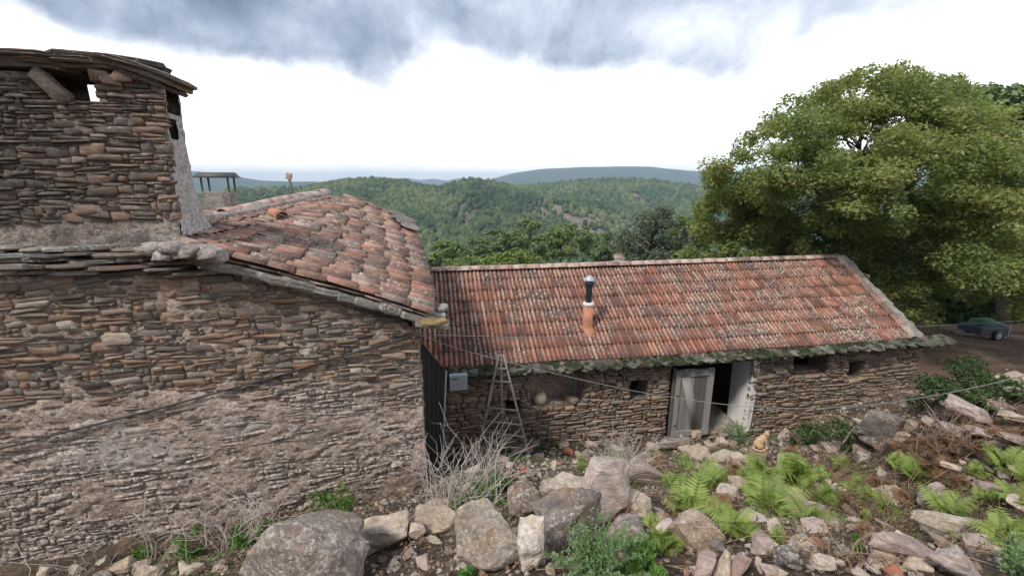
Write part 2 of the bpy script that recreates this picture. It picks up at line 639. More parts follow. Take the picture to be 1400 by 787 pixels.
def mortar_mat(name, c0, c1, c2, sc=1.0, dark=None):
    m, bb = new_mat(name)
    n1 = bb.noise(bb.pos, 1.7 * sc, 6, 0.68, 0.3)
    n2 = bb.noise(bb.pos, 24 * sc, 6, 0.75)
    f = bb.math('ADD', bb.math('MULTIPLY', n1, 0.55), bb.math('MULTIPLY', n2, 0.45))
    col = bb.ramp(f, [(0.36, c0), (0.5, c1), (0.62, c2)])
    grit = bb.noise(bb.vmul(bb.pos, (1, 1, 1.5)), 19 * sc, 6, 0.8, 0.6)
    col = bb.mix(bb.rng(grit, 0.50, 0.42, 0.0, 0.75), col, tuple(k * 0.42 for k in c0))
    col = bb.mix(bb.rng(grit, 0.56, 0.62, 0.0, 0.6), col, tuple(min(.75, k * 1.3) for k in c2))
    spots = bb.rng(bb.noise(bb.pos, 60, 3, 0.6), 0.58, 0.66)
    col = bb.mix(bb.math('MULTIPLY', spots, 0.6), col, (0.62, 0.56, 0.50))
    if dark:
        dk = bb.rng(bb.noise(bb.vmul(bb.pos, (1, 1, 0.5)), 3.1, 5, 0.65), dark, dark + 0.12)
        col = bb.mix(bb.math('MULTIPLY', dk, 0.7), col, (0.10, 0.09, 0.08))
    bb.put(bb.p.inputs['Base Color'], col)
    bb.p.inputs['Roughness'].default_value = 0.95
    bump(bb, bb.math('ADD', n2, bb.noise(bb.pos, 70, 4, 0.7)), 0.9, 0.02)
    return m


M_MORTAR = mortar_mat('tan_lime_mortar', (0.25, 0.18, 0.145), (0.50, 0.375, 0.30), (0.66, 0.55, 0.475))
M_RENDER = mortar_mat('grey_rough_render', (0.27, 0.22, 0.20), (0.44, 0.37, 0.34), (0.60, 0.52, 0.48))
M_RENDER_DK = mortar_mat('weathered_grey_render', (0.12, 0.11, 0.10), (0.25, 0.225, 0.20), (0.40, 0.37, 0.34), dark=0.5)
M_CMORTAR = mortar_mat('pinkish_chimney_mortar', (0.13, 0.105, 0.09), (0.27, 0.215, 0.185), (0.43, 0.35, 0.30), 1.0, 0.56)
M_RENDER_WARM = mortar_mat('pinkish_rough_render', (0.30, 0.235, 0.20), (0.50, 0.41, 0.36), (0.66, 0.57, 0.52))
M_RENDER_LT = mortar_mat('pale_rough_render', (0.36, 0.32, 0.30), (0.56, 0.51, 0.48), (0.68, 0.64, 0.61))
M_BMORTAR = mortar_mat('barn_mortar', (0.09, 0.07, 0.055), (0.22, 0.17, 0.13), (0.38, 0.30, 0.235))
M_WHITE = simple_mat('whitewashed_plaster', (0.66, 0.63, 0.60), 0.9, 0.22, 2.2, 0.35)
M_DARK = simple_mat('hole_shade_black', (0.012, 0.011, 0.010), 0.95, 0.3, 5, 0)  # near black painted as the shade inside the chimney openings


def tile_mat(name, stops, lich=0.5, mossy=0.0):
    m, bb = new_mat(name)
    r = rnd_of(bb)
    base = bb.ramp(r, stops)
    P = bb.pos
    n = bb.noise(P, 7, 6, 0.7)
    col = bb.mix(1.0, base, bb.ramp(n, [(0.3, (0.50, 0.46, 0.46)), (0.5, (1, 1, 1)), (0.7, (1.3, 1.3, 1.3))]), 'MULTIPLY')
    dk = bb.rng(bb.noise(P, 1.7, 6, 0.72), 0.49, 0.60)
    col = bb.mix(bb.math('MULTIPLY', dk, 0.68), col, (0.10, 0.075, 0.068))
    li = bb.rng(bb.noise(P, 17, 5, 0.75), 0.60 - 0.08 * lich, 0.66 - 0.07 * lich)
    lm = bb.rng(bb.noise(P, 1.3, 4, 0.6), 0.42, 0.56)
    col = bb.mix(bb.math('MULTIPLY', bb.math('MULTIPLY', li, lm), 0.9), col, (0.50, 0.47, 0.39))
    fl = bb.rng(bb.noise(P, 60, 3, 0.6), 0.63, 0.69)
    col = bb.mix(bb.math('MULTIPLY', fl, 0.6), col, (0.55, 0.50, 0.42))
    if mossy:
        mo = bb.rng(bb.noise(P, 9, 5, 0.7), 0.62 - mossy * 0.1, 0.7 - mossy * 0.1)
        col = bb.mix(bb.math('MULTIPLY', mo, 0.7), col, (0.10, 0.105, 0.035))
    bb.put(bb.p.inputs['Base Color'], col)
    bb.p.inputs['Roughness'].default_value = 0.85
    bb.p.inputs['Specular IOR Level'].default_value = 0.3
    bump(bb, bb.math('ADD', n, bb.noise(P, 45, 4, 0.7)), 0.6, 0.01)
    return m


M_CANAL = tile_mat('old_canal_tile', [(0, (0.15, 0.10, 0.085)), (0.18, (0.28, 0.175, 0.135)), (0.36, (0.36, 0.185, 0.13)), (0.5, (0.22, 0.17, 0.14)),
                                      (0.66, (0.38, 0.235, 0.18)), (0.82, (0.39, 0.18, 0.12)), (0.95, (0.32, 0.26, 0.22)), (1, (0.45, 0.33, 0.27))], 0.8)
M_BTILE = tile_mat('red_interlocking_tile', [(0, (0.10, 0.055, 0.047)), (0.2, (0.26, 0.11, 0.08)), (0.4, (0.38, 0.175, 0.12)), (0.55, (0.21, 0.085, 0.065)),
                                             (0.7, (0.48, 0.22, 0.14)), (0.85, (0.34, 0.12, 0.08)), (1, (0.44, 0.29, 0.20))], 1.25, 0.5)
M_RIDGE = tile_mat('pink_ridge_tile', [(0, (0.42, 0.27, 0.22)), (0.5, (0.52, 0.36, 0.30)), (1, (0.55, 0.42, 0.36))], 0.5)
M_TERRA = simple_mat('terracotta', (0.34, 0.155, 0.095), 0.9, 0.6, 5, 0.5)
M_WOOD = simple_mat('weathered_grey_wood', (0.20, 0.187, 0.172), 0.85, 0.45, 3, 0.6, 0, (8, 8, 1), 0.006)
M_WOODD = simple_mat('dark_grey_wood', (0.085, 0.08, 0.078), 0.85, 0.4, 3, 0.6, 0, (8, 8, 1), 0.006)
M_LADDER = simple_mat('grey_ladder_wood', (0.22, 0.19, 0.165), 0.85, 0.4, 5, 0.4)
M_TAR = simple_mat('tarred_plank', (0.005, 0.0045, 0.0045), 1.0, 0.4, 4, 0.4, 0, (8, 8, 1))
M_ZINC = simple_mat('grey_zinc', (0.42, 0.45, 0.49), 0.55, 0.15, 4, 0.1, 0.3)
M_STEEL = simple_mat('dark_rusty_steel', (0.09, 0.085, 0.085), 0.6, 0.3, 10, 0.1, 0.4)
M_BLACK = simple_mat('black_enamel', (0.02, 0.021, 0.023), 0.45, 0.2, 6, 0.05)
M_CABLE = simple_mat('black_cable', (0.025, 0.025, 0.026), 0.6, 0.1, 6, 0)
M_WIRE = simple_mat('pale_wire', (0.24, 0.235, 0.225), 0.5, 0.1, 6, 0)
M_CONC = mortar_mat('stained_concrete', (0.24, 0.21, 0.18), (0.40, 0.36, 0.31), (0.50, 0.46, 0.40), 1.0, 0.56)
SCARS = []
for (us_, vs_, ax_, ay_, rot_, col_) in ((735, 283, 26, 90, 0, (0.27, 0.22, 0.17)), (790, 294, 30, 90, 0, (0.27, 0.22, 0.17)), (842, 303, 22, 70, 0, (0.24, 0.20, 0.15)),
                                         (640, 292, 14, 46, 0, (0.15, 0.145, 0.10)), (878, 276, 16, 60, 0, (0.33, 0.24, 0.18)), (835, 345, 9, 20, 0, (0.30, 0.25, 0.18))):
    h_ = hit(us_, vs_, 60, 1600)
    SCARS.append((float(h_[0]), float(h_[1]), ax_, ay_, rot_, col_))
M_SOIL, _b = new_mat('stony_soil')
_n1 = _b.noise(_b.pos, 3.5, 7, 0.7)
_n2 = _b.noise(_b.pos, 38, 5, 0.7)
_sp = _b.n('ShaderNodeSeparateXYZ')
_b.put(_sp.inputs[0], _b.pos)
_near = _b.ramp(_b.math('ADD', _b.math('MULTIPLY', _n1, 0.5), _b.math('MULTIPLY', _n2, 0.5)),
                [(0.34, (0.035, 0.025, 0.019)), (0.48, (0.09, 0.063, 0.046)), (0.58, (0.19, 0.14, 0.10)), (0.68, (0.30, 0.24, 0.19))])
_yard = _b.ramp(_b.math('ADD', _b.math('MULTIPLY', _b.noise(_b.vmul(_b.pos, (0.5, 1.6, 1)), 1.1, 7, 0.65), 0.7), _b.math('MULTIPLY', _n2, 0.3)),
                [(0.35, (0.075, 0.05, 0.038)), (0.5, (0.135, 0.09, 0.066)), (0.66, (0.215, 0.15, 0.11))])
_c = _b.mix(_b.rng(_sp.outputs[1], 8.8, 10.6, 0, 1, True), _near, _yard)
_grn = _b.rng(_b.noise(_b.pos, 1.6, 5, 0.6), 0.56, 0.66)
_c = _b.mix(_b.math('MULTIPLY', _b.math('MULTIPLY', _grn, _b.rng(_sp.outputs[1], 8.6, 9.4, 1, 0)), 0.55), _c, (0.055, 0.07, 0.025))
# wooded hillsides
_f1 = _b.noise(_b.pos, 0.012, 5, 0.6)
_f2 = _b.noise(_b.pos, 0.12, 5, 0.75)
_f3 = _b.noise(_b.pos, 0.035, 6, 0.8)
_forest = _b.ramp(_b.math('ADD', _b.math('MULTIPLY', _f1, 0.45), _b.math('MULTIPLY', _f3, 0.55)),
                  [(0.36, (0.022, 0.042, 0.022)), (0.48, (0.04, 0.07, 0.03)), (0.6, (0.075, 0.105, 0.045)), (0.72, (0.12, 0.12, 0.065))])
_forest = _b.mix(1.0, _forest, _b.ramp(_f2, [(0.3, 0.5), (0.5, 1.0), (0.7, 1.4)]), 'MULTIPLY')
for (sx_, sy_, ax_, ay_, rot_, col_) in SCARS:
    _dx = _b.math('SUBTRACT', _sp.outputs[0], sx_)
    _dy = _b.math('SUBTRACT', _sp.outputs[1], sy_)
    _u1 = _b.math('DIVIDE', _b.math('ADD', _b.math('MULTIPLY', _dx, cos(rot_)), _b.math('MULTIPLY', _dy, sin(rot_))), ax_)
    _v1 = _b.math('DIVIDE', _b.math('SUBTRACT', _b.math('MULTIPLY', _dy, cos(rot_)), _b.math('MULTIPLY', _dx, sin(rot_))), ay_)
    _q1 = _b.math('ADD', _b.math('ADD', _b.math('MULTIPLY', _u1, _u1), _b.math('MULTIPLY', _v1, _v1)), _b.math('MULTIPLY', _b.noise(_b.pos, .03, 4, .7), 1.3))
    _forest = _b.mix(_b.rng(_q1, 1.75, 1.45), _forest, _b.mix(_b.rng(_f2, .4, .6), col_, tuple(k_c * .55 for k_c in col_)))
_c = _b.mix(_b.rng(_sp.outputs[1], 20, 30, 0, 1, True), _c, _forest)
_b.put(_b.p.inputs['Base Color'], _c)
_b.p.inputs['Roughness'].default_value = 0.95
_b.p.inputs['Specular IOR Level'].default_value = 0.15
bump(_b, _b.math('ADD', _n2, _n1), 0.9, 0.03)

# ------------------------------------------------------------------ the ground: one sheet out to the horizon
ang_f = np.radians(np.linspace(-62, 62, 420))
ang_b = np.radians(np.linspace(62, 298, 60)[1:-1])
ang = np.concatenate([ang_f, ang_b])
rr = [0.4]
while rr[-1] < 6300:
    r_ = rr[-1]
    rr.append(r_ * (1.016 if r_ < 14 else 1.03 if r_ < 200 else 1.022 if r_ < 1300 else 1.04))
rr = np.array(rr)
Rg, Ag = np.meshgrid(rr, ang, indexing='ij')
X = Rg * np.sin(Ag)
Y = Rg * np.cos(Ag)
Z = ground(X, Y)
V = np.stack([X.ravel(), Y.ravel(), Z.ravel()], 1)
na = len(ang)
ii, jj = np.meshgrid(np.arange(len(rr) - 1), np.arange(na), indexing='ij')
j2 = (jj + 1) % na
Q = np.stack([ii * na + jj, (ii + 1) * na + jj, (ii + 1) * na + j2, ii * na + j2], -1).reshape(-1, 4)[:, ::-1]
V = np.concatenate([V, [[0, 0, float(V[:na, 2].mean())]]])
T = np.array([(len(V) - 1, j, (j + 1) % na) for j in range(na)])[:, ::-1]
link('ground', mesh_np('ground', V, [T, Q], M_SOIL, True), kind='structure')


# ------------------------------------------------------------------ masonry
def stone_unit(n=9, rg=random, ragged=0.16):
    """stone in a unit box: x along the wall, z up, front at y = -1, back at y = 0"""
    shear, taper = rg.uniform(-.25, .25), rg.uniform(-.5, .5)
    o = []
    for (sx, sz) in ((1, -1), (1, 1), (-1, 1), (-1, -1)):
        ca, cb_ = rg.uniform(.02, .16), rg.uniform(.06, .40)
        pts = [(sx * .5, sz * (.5 - cb_)), (sx * (.5 - ca), sz * .5 * rg.uniform(.86, 1.04))]
        if sx * sz > 0:
            pts = pts
        else:
            pts = pts[::-1]
        o += pts
    o = o[:2] + o[2:4] + [(rg.uniform(-.2, .2), .5 * rg.uniform(.85, 1.05))] + o[4:]
    n = len(o)
    o = [(max(-.53, min(.53, x + shear * z + rg.uniform(-.02, .02))), max(-.53, min(.53, z * (1 - taper * x)))) for x, z in o]
    tx, tz = rg.uniform(-.2, .2), rg.uniform(-.25, .25)
    V = [(x, 0.0, z) for x, z in o]
    V += [(x, -0.70 + rg.uniform(-.12, .12) + tx * x + tz * z, z) for x, z in o]
    V += [(x * .93, -1.0 + rg.uniform(-.14, .10) + tx * x + tz * z, z * .87) for x, z in o]
    V.append((0.0, -1.0 + rg.uniform(-.1, .05), 0.0))
    V = np.array(V)
    T, Qs = [], []
    for k in range(n):
        k2 = (k + 1) % n
        Qs.append((k, k2, n + k2, n + k))
        Qs.append((n + k, n + k2, 2 * n + k2, 2 * n + k))
        T.append((2 * n + k, 2 * n + k2, 3 * n))
    return V, np.array(T), np.array(Qs)


STONES = [stone_unit() for _ in range(44)]


def courses(x0, x1, zb, zt, hmean, lmean, openings, rg, wav=0.5, seed=0, hvar=0.5):
    """irregular rubble: returns (x, z, w, h) boxes. zb, zt: functions of x. openings: (xa, xb, za, zb)"""
    out = []
    zlo = min(zb(x0), zb(x1), zb((x0 + x1) / 2))
    zhi = max(zt(x) for x in np.linspace(x0, x1, 12))
    z = zlo
    k = 0
    while z < zhi:
        h = hmean * rg.uniform(1 - hvar, 1 + hvar * 1.3)
        x = x0 + rg.uniform(-lmean, 0)
        while x < x1:
            l = lmean * (0.35 + rg.random() ** 1.6 * 1.9)
            a, c = x, min(x + l, x1)
            x += l
            a = max(a, x0)
            if c - a < 0.04:
                continue
            xm = (a + c) / 2
            dz = wav * hmean * float(vnoise(xm * 1.1, z * 1.3, seed)) * 1.6
            stack = [(z + dz, h)]
            if h > hmean * 0.85 and rg.random() < 0.42:
                f = rg.uniform(0.35, 0.65)
                stack = [(z + dz, h * f), (z + dz + h * f, h * (1 - f))]
            for zz0, hh in stack:
                zc = zz0 + hh / 2
                if zc + hh * 0.1 > zt(xm) or zc < zb(xm):
                    continue
                segs = [(a, c)]
                for (oa, ob, oz0, oz1) in openings:
                    if zc + hh * 0.42 > oz0 and zc - hh * 0.42 < oz1:
                        ns = []
                        for (s0, s1) in segs:
                            if s1 <= oa or s0 >= ob:
                                ns.append((s0, s1))
                            else:
                                if oa - s0 > 0.03:
                                    ns.append((s0, oa + 0.01))
                                if s1 - ob > 0.03:
                                    ns.append((ob - 0.01, s1))
                        segs = ns
                for (s0, s1) in segs:
                    out.append(((s0 + s1) / 2, zc, s1 - s0, hh))
        z += h
        k += 1
    return out


def lay_stones(parent, boxes, O, deg, mat, depth=0.07, gap=0.012, limit=300, rg=random, name='stone', rest='rubble_stones', sag=None, back=0.05,
               rank=None, rot=4):
    """boxes in wall coordinates become stone parts (the largest in view) plus one stuff part"""
    A, B = yaw_axes(deg)
    meshes = {}
    if rank is None:
        rank = lambda s: -s[2] * s[3]
    order = sorted(range(len(boxes)), key=lambda i: rank(boxes[i]))
    soup = Soup()
    for q, i in enumerate(order):
        x, z, w, h = boxes[i]
        k = rg.randrange(len(STONES))
        V, T, Qs = STONES[k]
        d = depth * rg.uniform(0.45, 1.15) * min(1.25, 0.7 + w)
        tilt = radians(rg.uniform(-rot, rot))
        sx, sz = max(w - gap, 0.02), max(h * rg.uniform(1.0, 1.12) - gap * 0.6, 0.018)
        P0 = O + A * x + np.array([0, 0, z - O[2]]) + B * back
        if sag is not None:
            P0 = P0 + B * sag(x, z)
        c, s = cos(tilt), sin(tilt)
        Xa = A * c + np.array([0, 0, s])
        Za = -A * s + np.array([0, 0, c])
        fl = rg.choice((-1, 1))
        if q < limit:
            if k not in meshes:
                meshes[k] = mesh_np(name, V, [T, Qs], mat)
            link(name, meshes[k], parent, frame(P0, Xa * sx * fl, B * (d + back), Za * sz * fl))
        else:
            W = P0 + np.outer(V[:, 0] * sx * fl, Xa) + np.outer(V[:, 1] * (d + back), B) + np.outer(V[:, 2] * sz * fl, Za)
            soup.add(W, T, Qs)
    if soup.n:
        link(rest, soup.mesh(rest, mat), parent, kind='stuff')


def sheet(name, parent, O, deg, x0, x1, zbf, ztf, mat, step=0.04, depth_fn=None, holes=(), kind=None, smooth=True, extra_x=None):
    """rough vertical sheet with holes"""
    A, B = yaw_axes(deg)
    nx = max(2, int((x1 - x0) / step))
    zmin = min(zbf(x) for x in np.linspace(x0, x1, 20))
    zmax = max(ztf(x) for x in np.linspace(x0, x1, 20))
    nz = max(2, int((zmax - zmin) / step))
    xs = np.linspace(x0, x1, nx + 1)
    # insert the edges of the holes so that they are cut straight
    ts = np.linspace(0, 1, nz + 1)
    zb_ = np.array([zbf(x) for x in xs])
    zt_ = np.array([ztf(x) for x in xs])
    Xg = np.repeat(xs[:, None], nz + 1, 1)
    Zg = zb_[:, None] + (zt_ - zb_)[:, None] * ts[None, :]
    D = depth_fn(Xg, Zg) if depth_fn is not None else 0 * Xg
    P = O[None, None, :] + Xg[..., None] * A + D[..., None] * B
    P[..., 2] = Zg
    I, J = np.meshgrid(np.arange(nx), np.arange(nz), indexing='ij')
    cx = (Xg[:-1, :-1] + Xg[1:, 1:]) / 2
    cz = (Zg[:-1, :-1] + Zg[1:, 1:]) / 2
    keep = np.ones(cx.shape, bool)
    for (a, c, z0, z1) in holes:
        keep &= ~((cx > a) & (cx < c) & (cz > z0) & (cz < z1))
    w = nz + 1
    Qs = np.stack([I * w + J, (I + 1) * w + J, (I + 1) * w + J + 1, I * w + J + 1], -1)[keep]
    return link(name, mesh_np(name, P.reshape(-1, 3), [Qs], mat, smooth), parent, kind=kind)


def recess(name, parent, O, deg, hole, depth, mat, back=True, backmat=None, grow=0.02, sides=None):
    """the cheeks (and back) of an opening through or into a wall; local box open to the front"""
    A, B = yaw_axes(deg)
    a, c, z0, z1 = hole
    a -= grow
    c += grow
    z0 -= grow
    z1 += grow
    n = 7
    soup = Soup()

    def patch(P00, P10, P11, P01, jit=0.018):
        g = np.zeros((n, n, 3))
        for i in range(n):
            for j in range(n):
                s, t = i / (n - 1), j / (n - 1)
                g[i, j] = (P00 * (1 - s) + P10 * s) * (1 - t) + (P01 * (1 - s) + P11 * s) * t
                if 0 < i < n - 1 and 0 < j < n - 1:
                    g[i, j] += np.array([random.uniform(-jit, jit) for _ in range(3)])
        I, J = np.meshgrid(np.arange(n - 1), np.arange(n - 1), indexing='ij')
        Qs = np.stack([I * n + J, (I + 1) * n + J, (I + 1) * n + J + 1, I * n + J + 1], -1).reshape(-1, 4)
        soup.add(g.reshape(-1, 3), None, Qs)
    f = lambda x, d, z: O * np.array([1, 1, 0]) + A * x + B * d + np.array([0, 0, z])
    d0 = 0.0
    patch(f(a, d0, z0), f(a, depth, z0), f(a, depth, z1), f(a, d0, z1))
    patch(f(c, d0, z0), f(c, depth, z0), f(c, depth, z1), f(c, d0, z1))
    patch(f(a, d0, z0), f(c, d0, z0), f(c, depth, z0), f(a, depth, z0))
    patch(f(a, d0, z1), f(c, d0, z1), f(c, depth, z1), f(a, depth, z1))
    if back:
        patch(f(a, depth, z0), f(c, depth, z0), f(c, depth, z1), f(a, depth, z1))
    return link(name, soup.mesh(name, mat, False), parent)


def slab_mesh(name, w, d, t, mat, n=11, ragged=0.14, bend=0.0, layers=2):
    """flat split stone: irregular outline in x,y, thickness t in z, laminated edge"""
    bm = bmesh.new()
    out = []
    p = random.uniform(2.5, 5)
    for k in range(n):
        a = 2 * pi * (k + random.uniform(-.3, .3)) / n
        c, s = cos(a), sin(a)
        r = (abs(c) ** p + abs(s) ** p) ** (-1 / p) * 0.5 * (1 + random.uniform(-ragged, ragged * 0.5))
        out.append((c * r * w, s * r * d))
    rings = []
    L = layers * 2
    for l in range(L + 1):
        f = l / L
        sc = 1 + random.uniform(-0.035, 0.02) - (0.05 if l in (0, L) else 0)
        ring = []
        for (x, y) in out:
            zz = (f - .5) * t + random.uniform(-.08, .08) * t - bend * (x / w) ** 2
            ring.append(bm.verts.new((x * sc * (1 + random.uniform(-.015, .015)), y * sc * (1 + random.uniform(-.015, .015)), zz)))
        rings.append(ring)
    for a_, b_ in zip(rings[:-1], rings[1:]):
        for k in range(n):
            bm.faces.new((a_[k], a_[(k + 1) % n], b_[(k + 1) % n], b_[k]))
    for ring, sg in ((rings[0], -1), (rings[-1], 1)):
        inner = [bm.verts.new((v.co.x * .55, v.co.y * .55, sg * t * .5 * (1 + random.uniform(-.15, .25)) - bend * (v.co.x * .55 / w) ** 2)) for v in ring]
        for k in range(n):
            f = (ring[k], ring[(k + 1) % n], inner[(k + 1) % n], inner[k])
            bm.faces.new(f if sg > 0 else f[::-1])
        bm.faces.new(inner if sg > 0 else inner[::-1])
    return mesh_bm(name, bm, mat)


# ------------------------------------------------------------------ the stone house on the left
HY = 14.5
HA, HB = yaw_axes(HY)
HO = at(578, 560, 5.4)
HO[2] = 0.0
house = thing('stone_house', 'rubble stone house with broad stone chimney and canal tiled roof on the left', 'house', (HO[0], HO[1], -4.3))


def hw(u, v, off=0.0):
    return on_wall(u, v, HO + HB * off, HY)


wall_top_px = [(-260, 380), (0, 378), (200, 372), (300, 388), (400, 408), (480, 428), (560, 452), (572, 456)]
wt = [hw(u, v) for u, v in wall_top_px]
wtx = [p[0] for p in wt]
wtz = [p[1] for p in wt]
h_top = lambda x: float(np.interp(x, wtx, wtz)) + .06
h_bot = lambda x: g1(*(HO + HA * x)[:2]) - 0.25
HX0 = wtx[0]
rgw = random.Random(5)
h_boxes = courses(HX0, 0.0, h_bot, lambda x: h_top(x) + 0.03, 0.054, 0.155, [], rgw, 1.2, 21, 0.78)


def mortar_depth(Xg, Zg):
    """how far the rough render comes forward of the wall plane (negative is forward)"""
    n = fbm(Xg * 1.1, Zg * 1.6, 31, 4) * 0.5
    low = sstep(-1.9, -2.9, Zg) * 0.72
    patch = np.exp(-((Xg + 2.6) / 1.0) ** 2 - ((Zg + 2.75) / 0.33) ** 2) * 0.9
    mask = sstep(0.35, 1.15, n + low + patch)
    fine_ = fbm(Xg * 9, Zg * 12, 33, 3)
    return -0.012 - 0.026 * mask + 0.012 * fine_ + 0.016 * fbm(Xg * 4.5, Zg * 6.5, 37, 3) + 0.006 * vnoise(Xg * 28, Zg * 34, 8) + 0.02 * vnoise(Xg * 0.8, Zg * 0.8, 2)


wall = sheet('wall', house, HO, HY, HX0, 0.0, h_bot, h_top, M_MORTAR, 0.022, mortar_depth)
pcx, pcz = hw(222, 602)


def patch_depth(Xg, Zg):
    e = ((Xg - pcx) / 1.25) ** 2 + ((Zg - pcz - .10 * (Xg - pcx)) / .36) ** 2 + .95 * fbm(Xg * 2.6, Zg * 4.5, 35, 5)
    m_ = sstep(1.35, .55, e)
    return -0.040 * m_ + 0.022 * (1 - m_) + .014 * fbm(Xg * 12, Zg * 14, 36, 3)


sheet('render_patch', house, HO, HY, pcx - 2.0, pcx + 2.0, lambda x: pcz - .8, lambda x: pcz + .8, M_RENDER_WARM, 0.025, patch_depth)
bulge = lambda x, z: 0.02 * float(vnoise(x * 0.8, z * 0.8, 2))
visible_rank = lambda s: (0 if (s[0] > -4.9) else 1, -s[2] * s[3])
lay_stones(wall, h_boxes, HO, HY, M_WALL, 0.040, 0.008, 300, rgw, 'stone', 'small_stones', bulge, 0.03, visible_rank, 6)
for (u, v, w, h) in ((163, 462, .27, .14), (95, 443, .15, .10), (415, 541, .14, .07), (487, 504, .13, .06)):
    x, z = hw(u, v)
    V_, T_, Q_ = STONES[rgw.randrange(44)]
    link('quartz_stone', mesh_np('quartz_stone', V_, [T_, Q_], M_QUARTZ), wall, frame(HO + HA * x + np.array([0, 0, z]) - HB * 0.012, HA * w, HB * .05, np.array([0, 0, h])))
# hidden masonry: side wall and back so that the house is closed
side = Soup()
pA = HO + HB * 0.02
pB = HO + HB * 5.0
for (p, q) in ((pA, pB), (pB, pB + HA * HX0)):
    z0 = -6.5
    zt_ = -1.85
    side.add(np.array([(*p[:2], z0), (*q[:2], z0), (*q[:2], zt_), (*p[:2], zt_)]), None, [(0, 1, 2, 3)])
link('rear_wall', side.mesh('rear_wall', M_MORTAR), house)
# corner quoins returning along the right side
qb = courses(0.02, 0.9, lambda x: -4.7, lambda x: h_top(0) - 0.02, 0.075, 0.24, [], rgw, 0.4, 3)
lay_stones(wall, qb, HO + HA * 0.0, HY + 90, M_WALL, 0.02, 0.01, 0, rgw, 'stone', 'side_stones', None, 0.03)

# roof: a sagging patch between four measured edges
def _dep(u, v, off):
    A__, B__ = HA, HB
    r__ = ray(u, v)
    return float(r__[1] * np.dot(HO + B__ * off, B__) / np.dot(r__, B__))


C0px = [(u, v, _dep(u, v, o)) for (u, v, o) in ((588, 427, -.14), (535, 409, -.14), (481, 393, -.14), (430, 380, -.14), (382, 367, -.14), (340, 356, -.13), (303, 347, -.11),
                                               (272, 338, -.02), (240, 322, .30), (200, 306, .55))]
C1px = [(557, 303, 10.0), (520, 287, 9.9), (490, 276, 9.8), (460, 272, 9.7), (435, 268, 9.6)]
EVpx = [(588, 427, 5.30), (590, 402, 5.9), (583, 370, 6.75), (576, 345, 7.6), (567, 320, 8.8), (557, 303, 10.0)]
RDpx = [(200, 306, _dep(200, 306, .55)), (285, 300, 6.4), (340, 290, 7.2), (385, 279, 8.2), (435, 268, 9.6)]


def curve(px):
    P = np.array([at(*p) for p in px])
    d = np.concatenate([[0], np.cumsum(np.linalg.norm(np.diff(P, axis=0), axis=1))])
    d /= d[-1]
    return lambda t: np.array([np.interp(t, d, P[:, k]) for k in range(3)])


cC0, cC1, cE, cR = curve(C0px), curve(C1px), curve(EVpx), curve(RDpx)


def roofS(s, t):
    """s 0 near gable .. 1 far gable, t 0 eave .. 1 ridge"""
    a = cC0(t) * (1 - s) + cC1(t) * s
    c = cE(s) * (1 - t) + cR(s) * t
    d = (cC0(0) * (1 - t) + cC0(1) * t) * (1 - s) + (cC1(0) * (1 - t) + cC1(1) * t) * s
    return a + c - d


def sheet_fn(name, parent, fn, ns, ntt, mat, off=0.0):
    P = np.array([[fn(i / ns, j / ntt) for j in range(ntt + 1)] for i in range(ns + 1)])
    P[..., 2] += off
    I, J = np.meshgrid(np.arange(ns), np.arange(ntt), indexing='ij')
    w = ntt + 1
    Qs = np.stack([I * w + J, (I + 1) * w + J, (I + 1) * w + J + 1, I * w + J + 1], -1).reshape(-1, 4)
    return link(name, mesh_np(name, P.reshape(-1, 3), [Qs], mat, True), parent)


roof = sheet_fn('roof', house, roofS, 24, 16, M_RENDER_DK, -0.035)


def back_slope(s, t):
    p = cR(s)
    return p + (-HA * 2.6 + np.array([0, 0, -1.15])) * t


sheet_fn('rear_roof_slope', house, back_slope, 14, 8, M_CANAL, -0.02)


def canal_mesh(name, L=0.42, w0=0.19, w1=0.145, hgt=0.075, mat=None, up=True, seg=7, jag=0.0):
    """half-round clay tile, long axis -y..+y (wide end at y=0, the lower end)"""
    V, Qs = [], []
    for iy, (y, w, hh) in enumerate(((0, w0, hgt), (L * .5, (w0 + w1) / 2, hgt * .93), (L, w1, hgt * .84))):
        for lay in (0, 1):
            for k in range(seg + 1):
                a = pi * k / seg
                r = 1 - 0.17 * lay
                sg = 1 if up else -1
                V.append((-cos(a) * w / 2 * r, y + (random.uniform(-jag, jag) if lay == 0 else 0), sg * sin(a) * hh * r - (0.0)))
    S = seg + 1
    for iy in range(2):
        for k in range(seg):
            a0 = iy * 2 * S
            a1 = (iy + 1) * 2 * S
            Qs.append((a0 + k, a0 + k + 1, a1 + k + 1, a1 + k))
            Qs.append((a0 + S + k, a1 + S + k, a1 + S + k + 1, a0 + S + k + 1))
    for iy in (0, 2):
        a0 = iy * 2 * S
        for k in range(seg):
            q = (a0 + k, a0 + S + k, a0 + S + k + 1, a0 + k + 1)
            Qs.append(q if iy == 0 else q[::-1])
    return mesh_np(name, np.array(V), [np.array(Qs)], mat, True)


covers = [canal_mesh('roof_tile', random.uniform(.38, .44), random.uniform(.118, .130), random.uniform(.096, .108), random.uniform(.050, .058), M_CANAL, True, 7, 0.004) for _ in range(8)]
M_PAN = tile_mat('shade_toned_pan_tile', [(0, (0.10, 0.075, 0.06)), (0.5, (0.17, 0.12, 0.095)), (1, (0.22, 0.15, 0.11))], 0.2)  # darker colour paints the shadow lines between the cover rows
pans = [canal_mesh('pan_tile', .42, .13, .115, .04, M_PAN, False, 5, 0.004) for _ in range(3)]


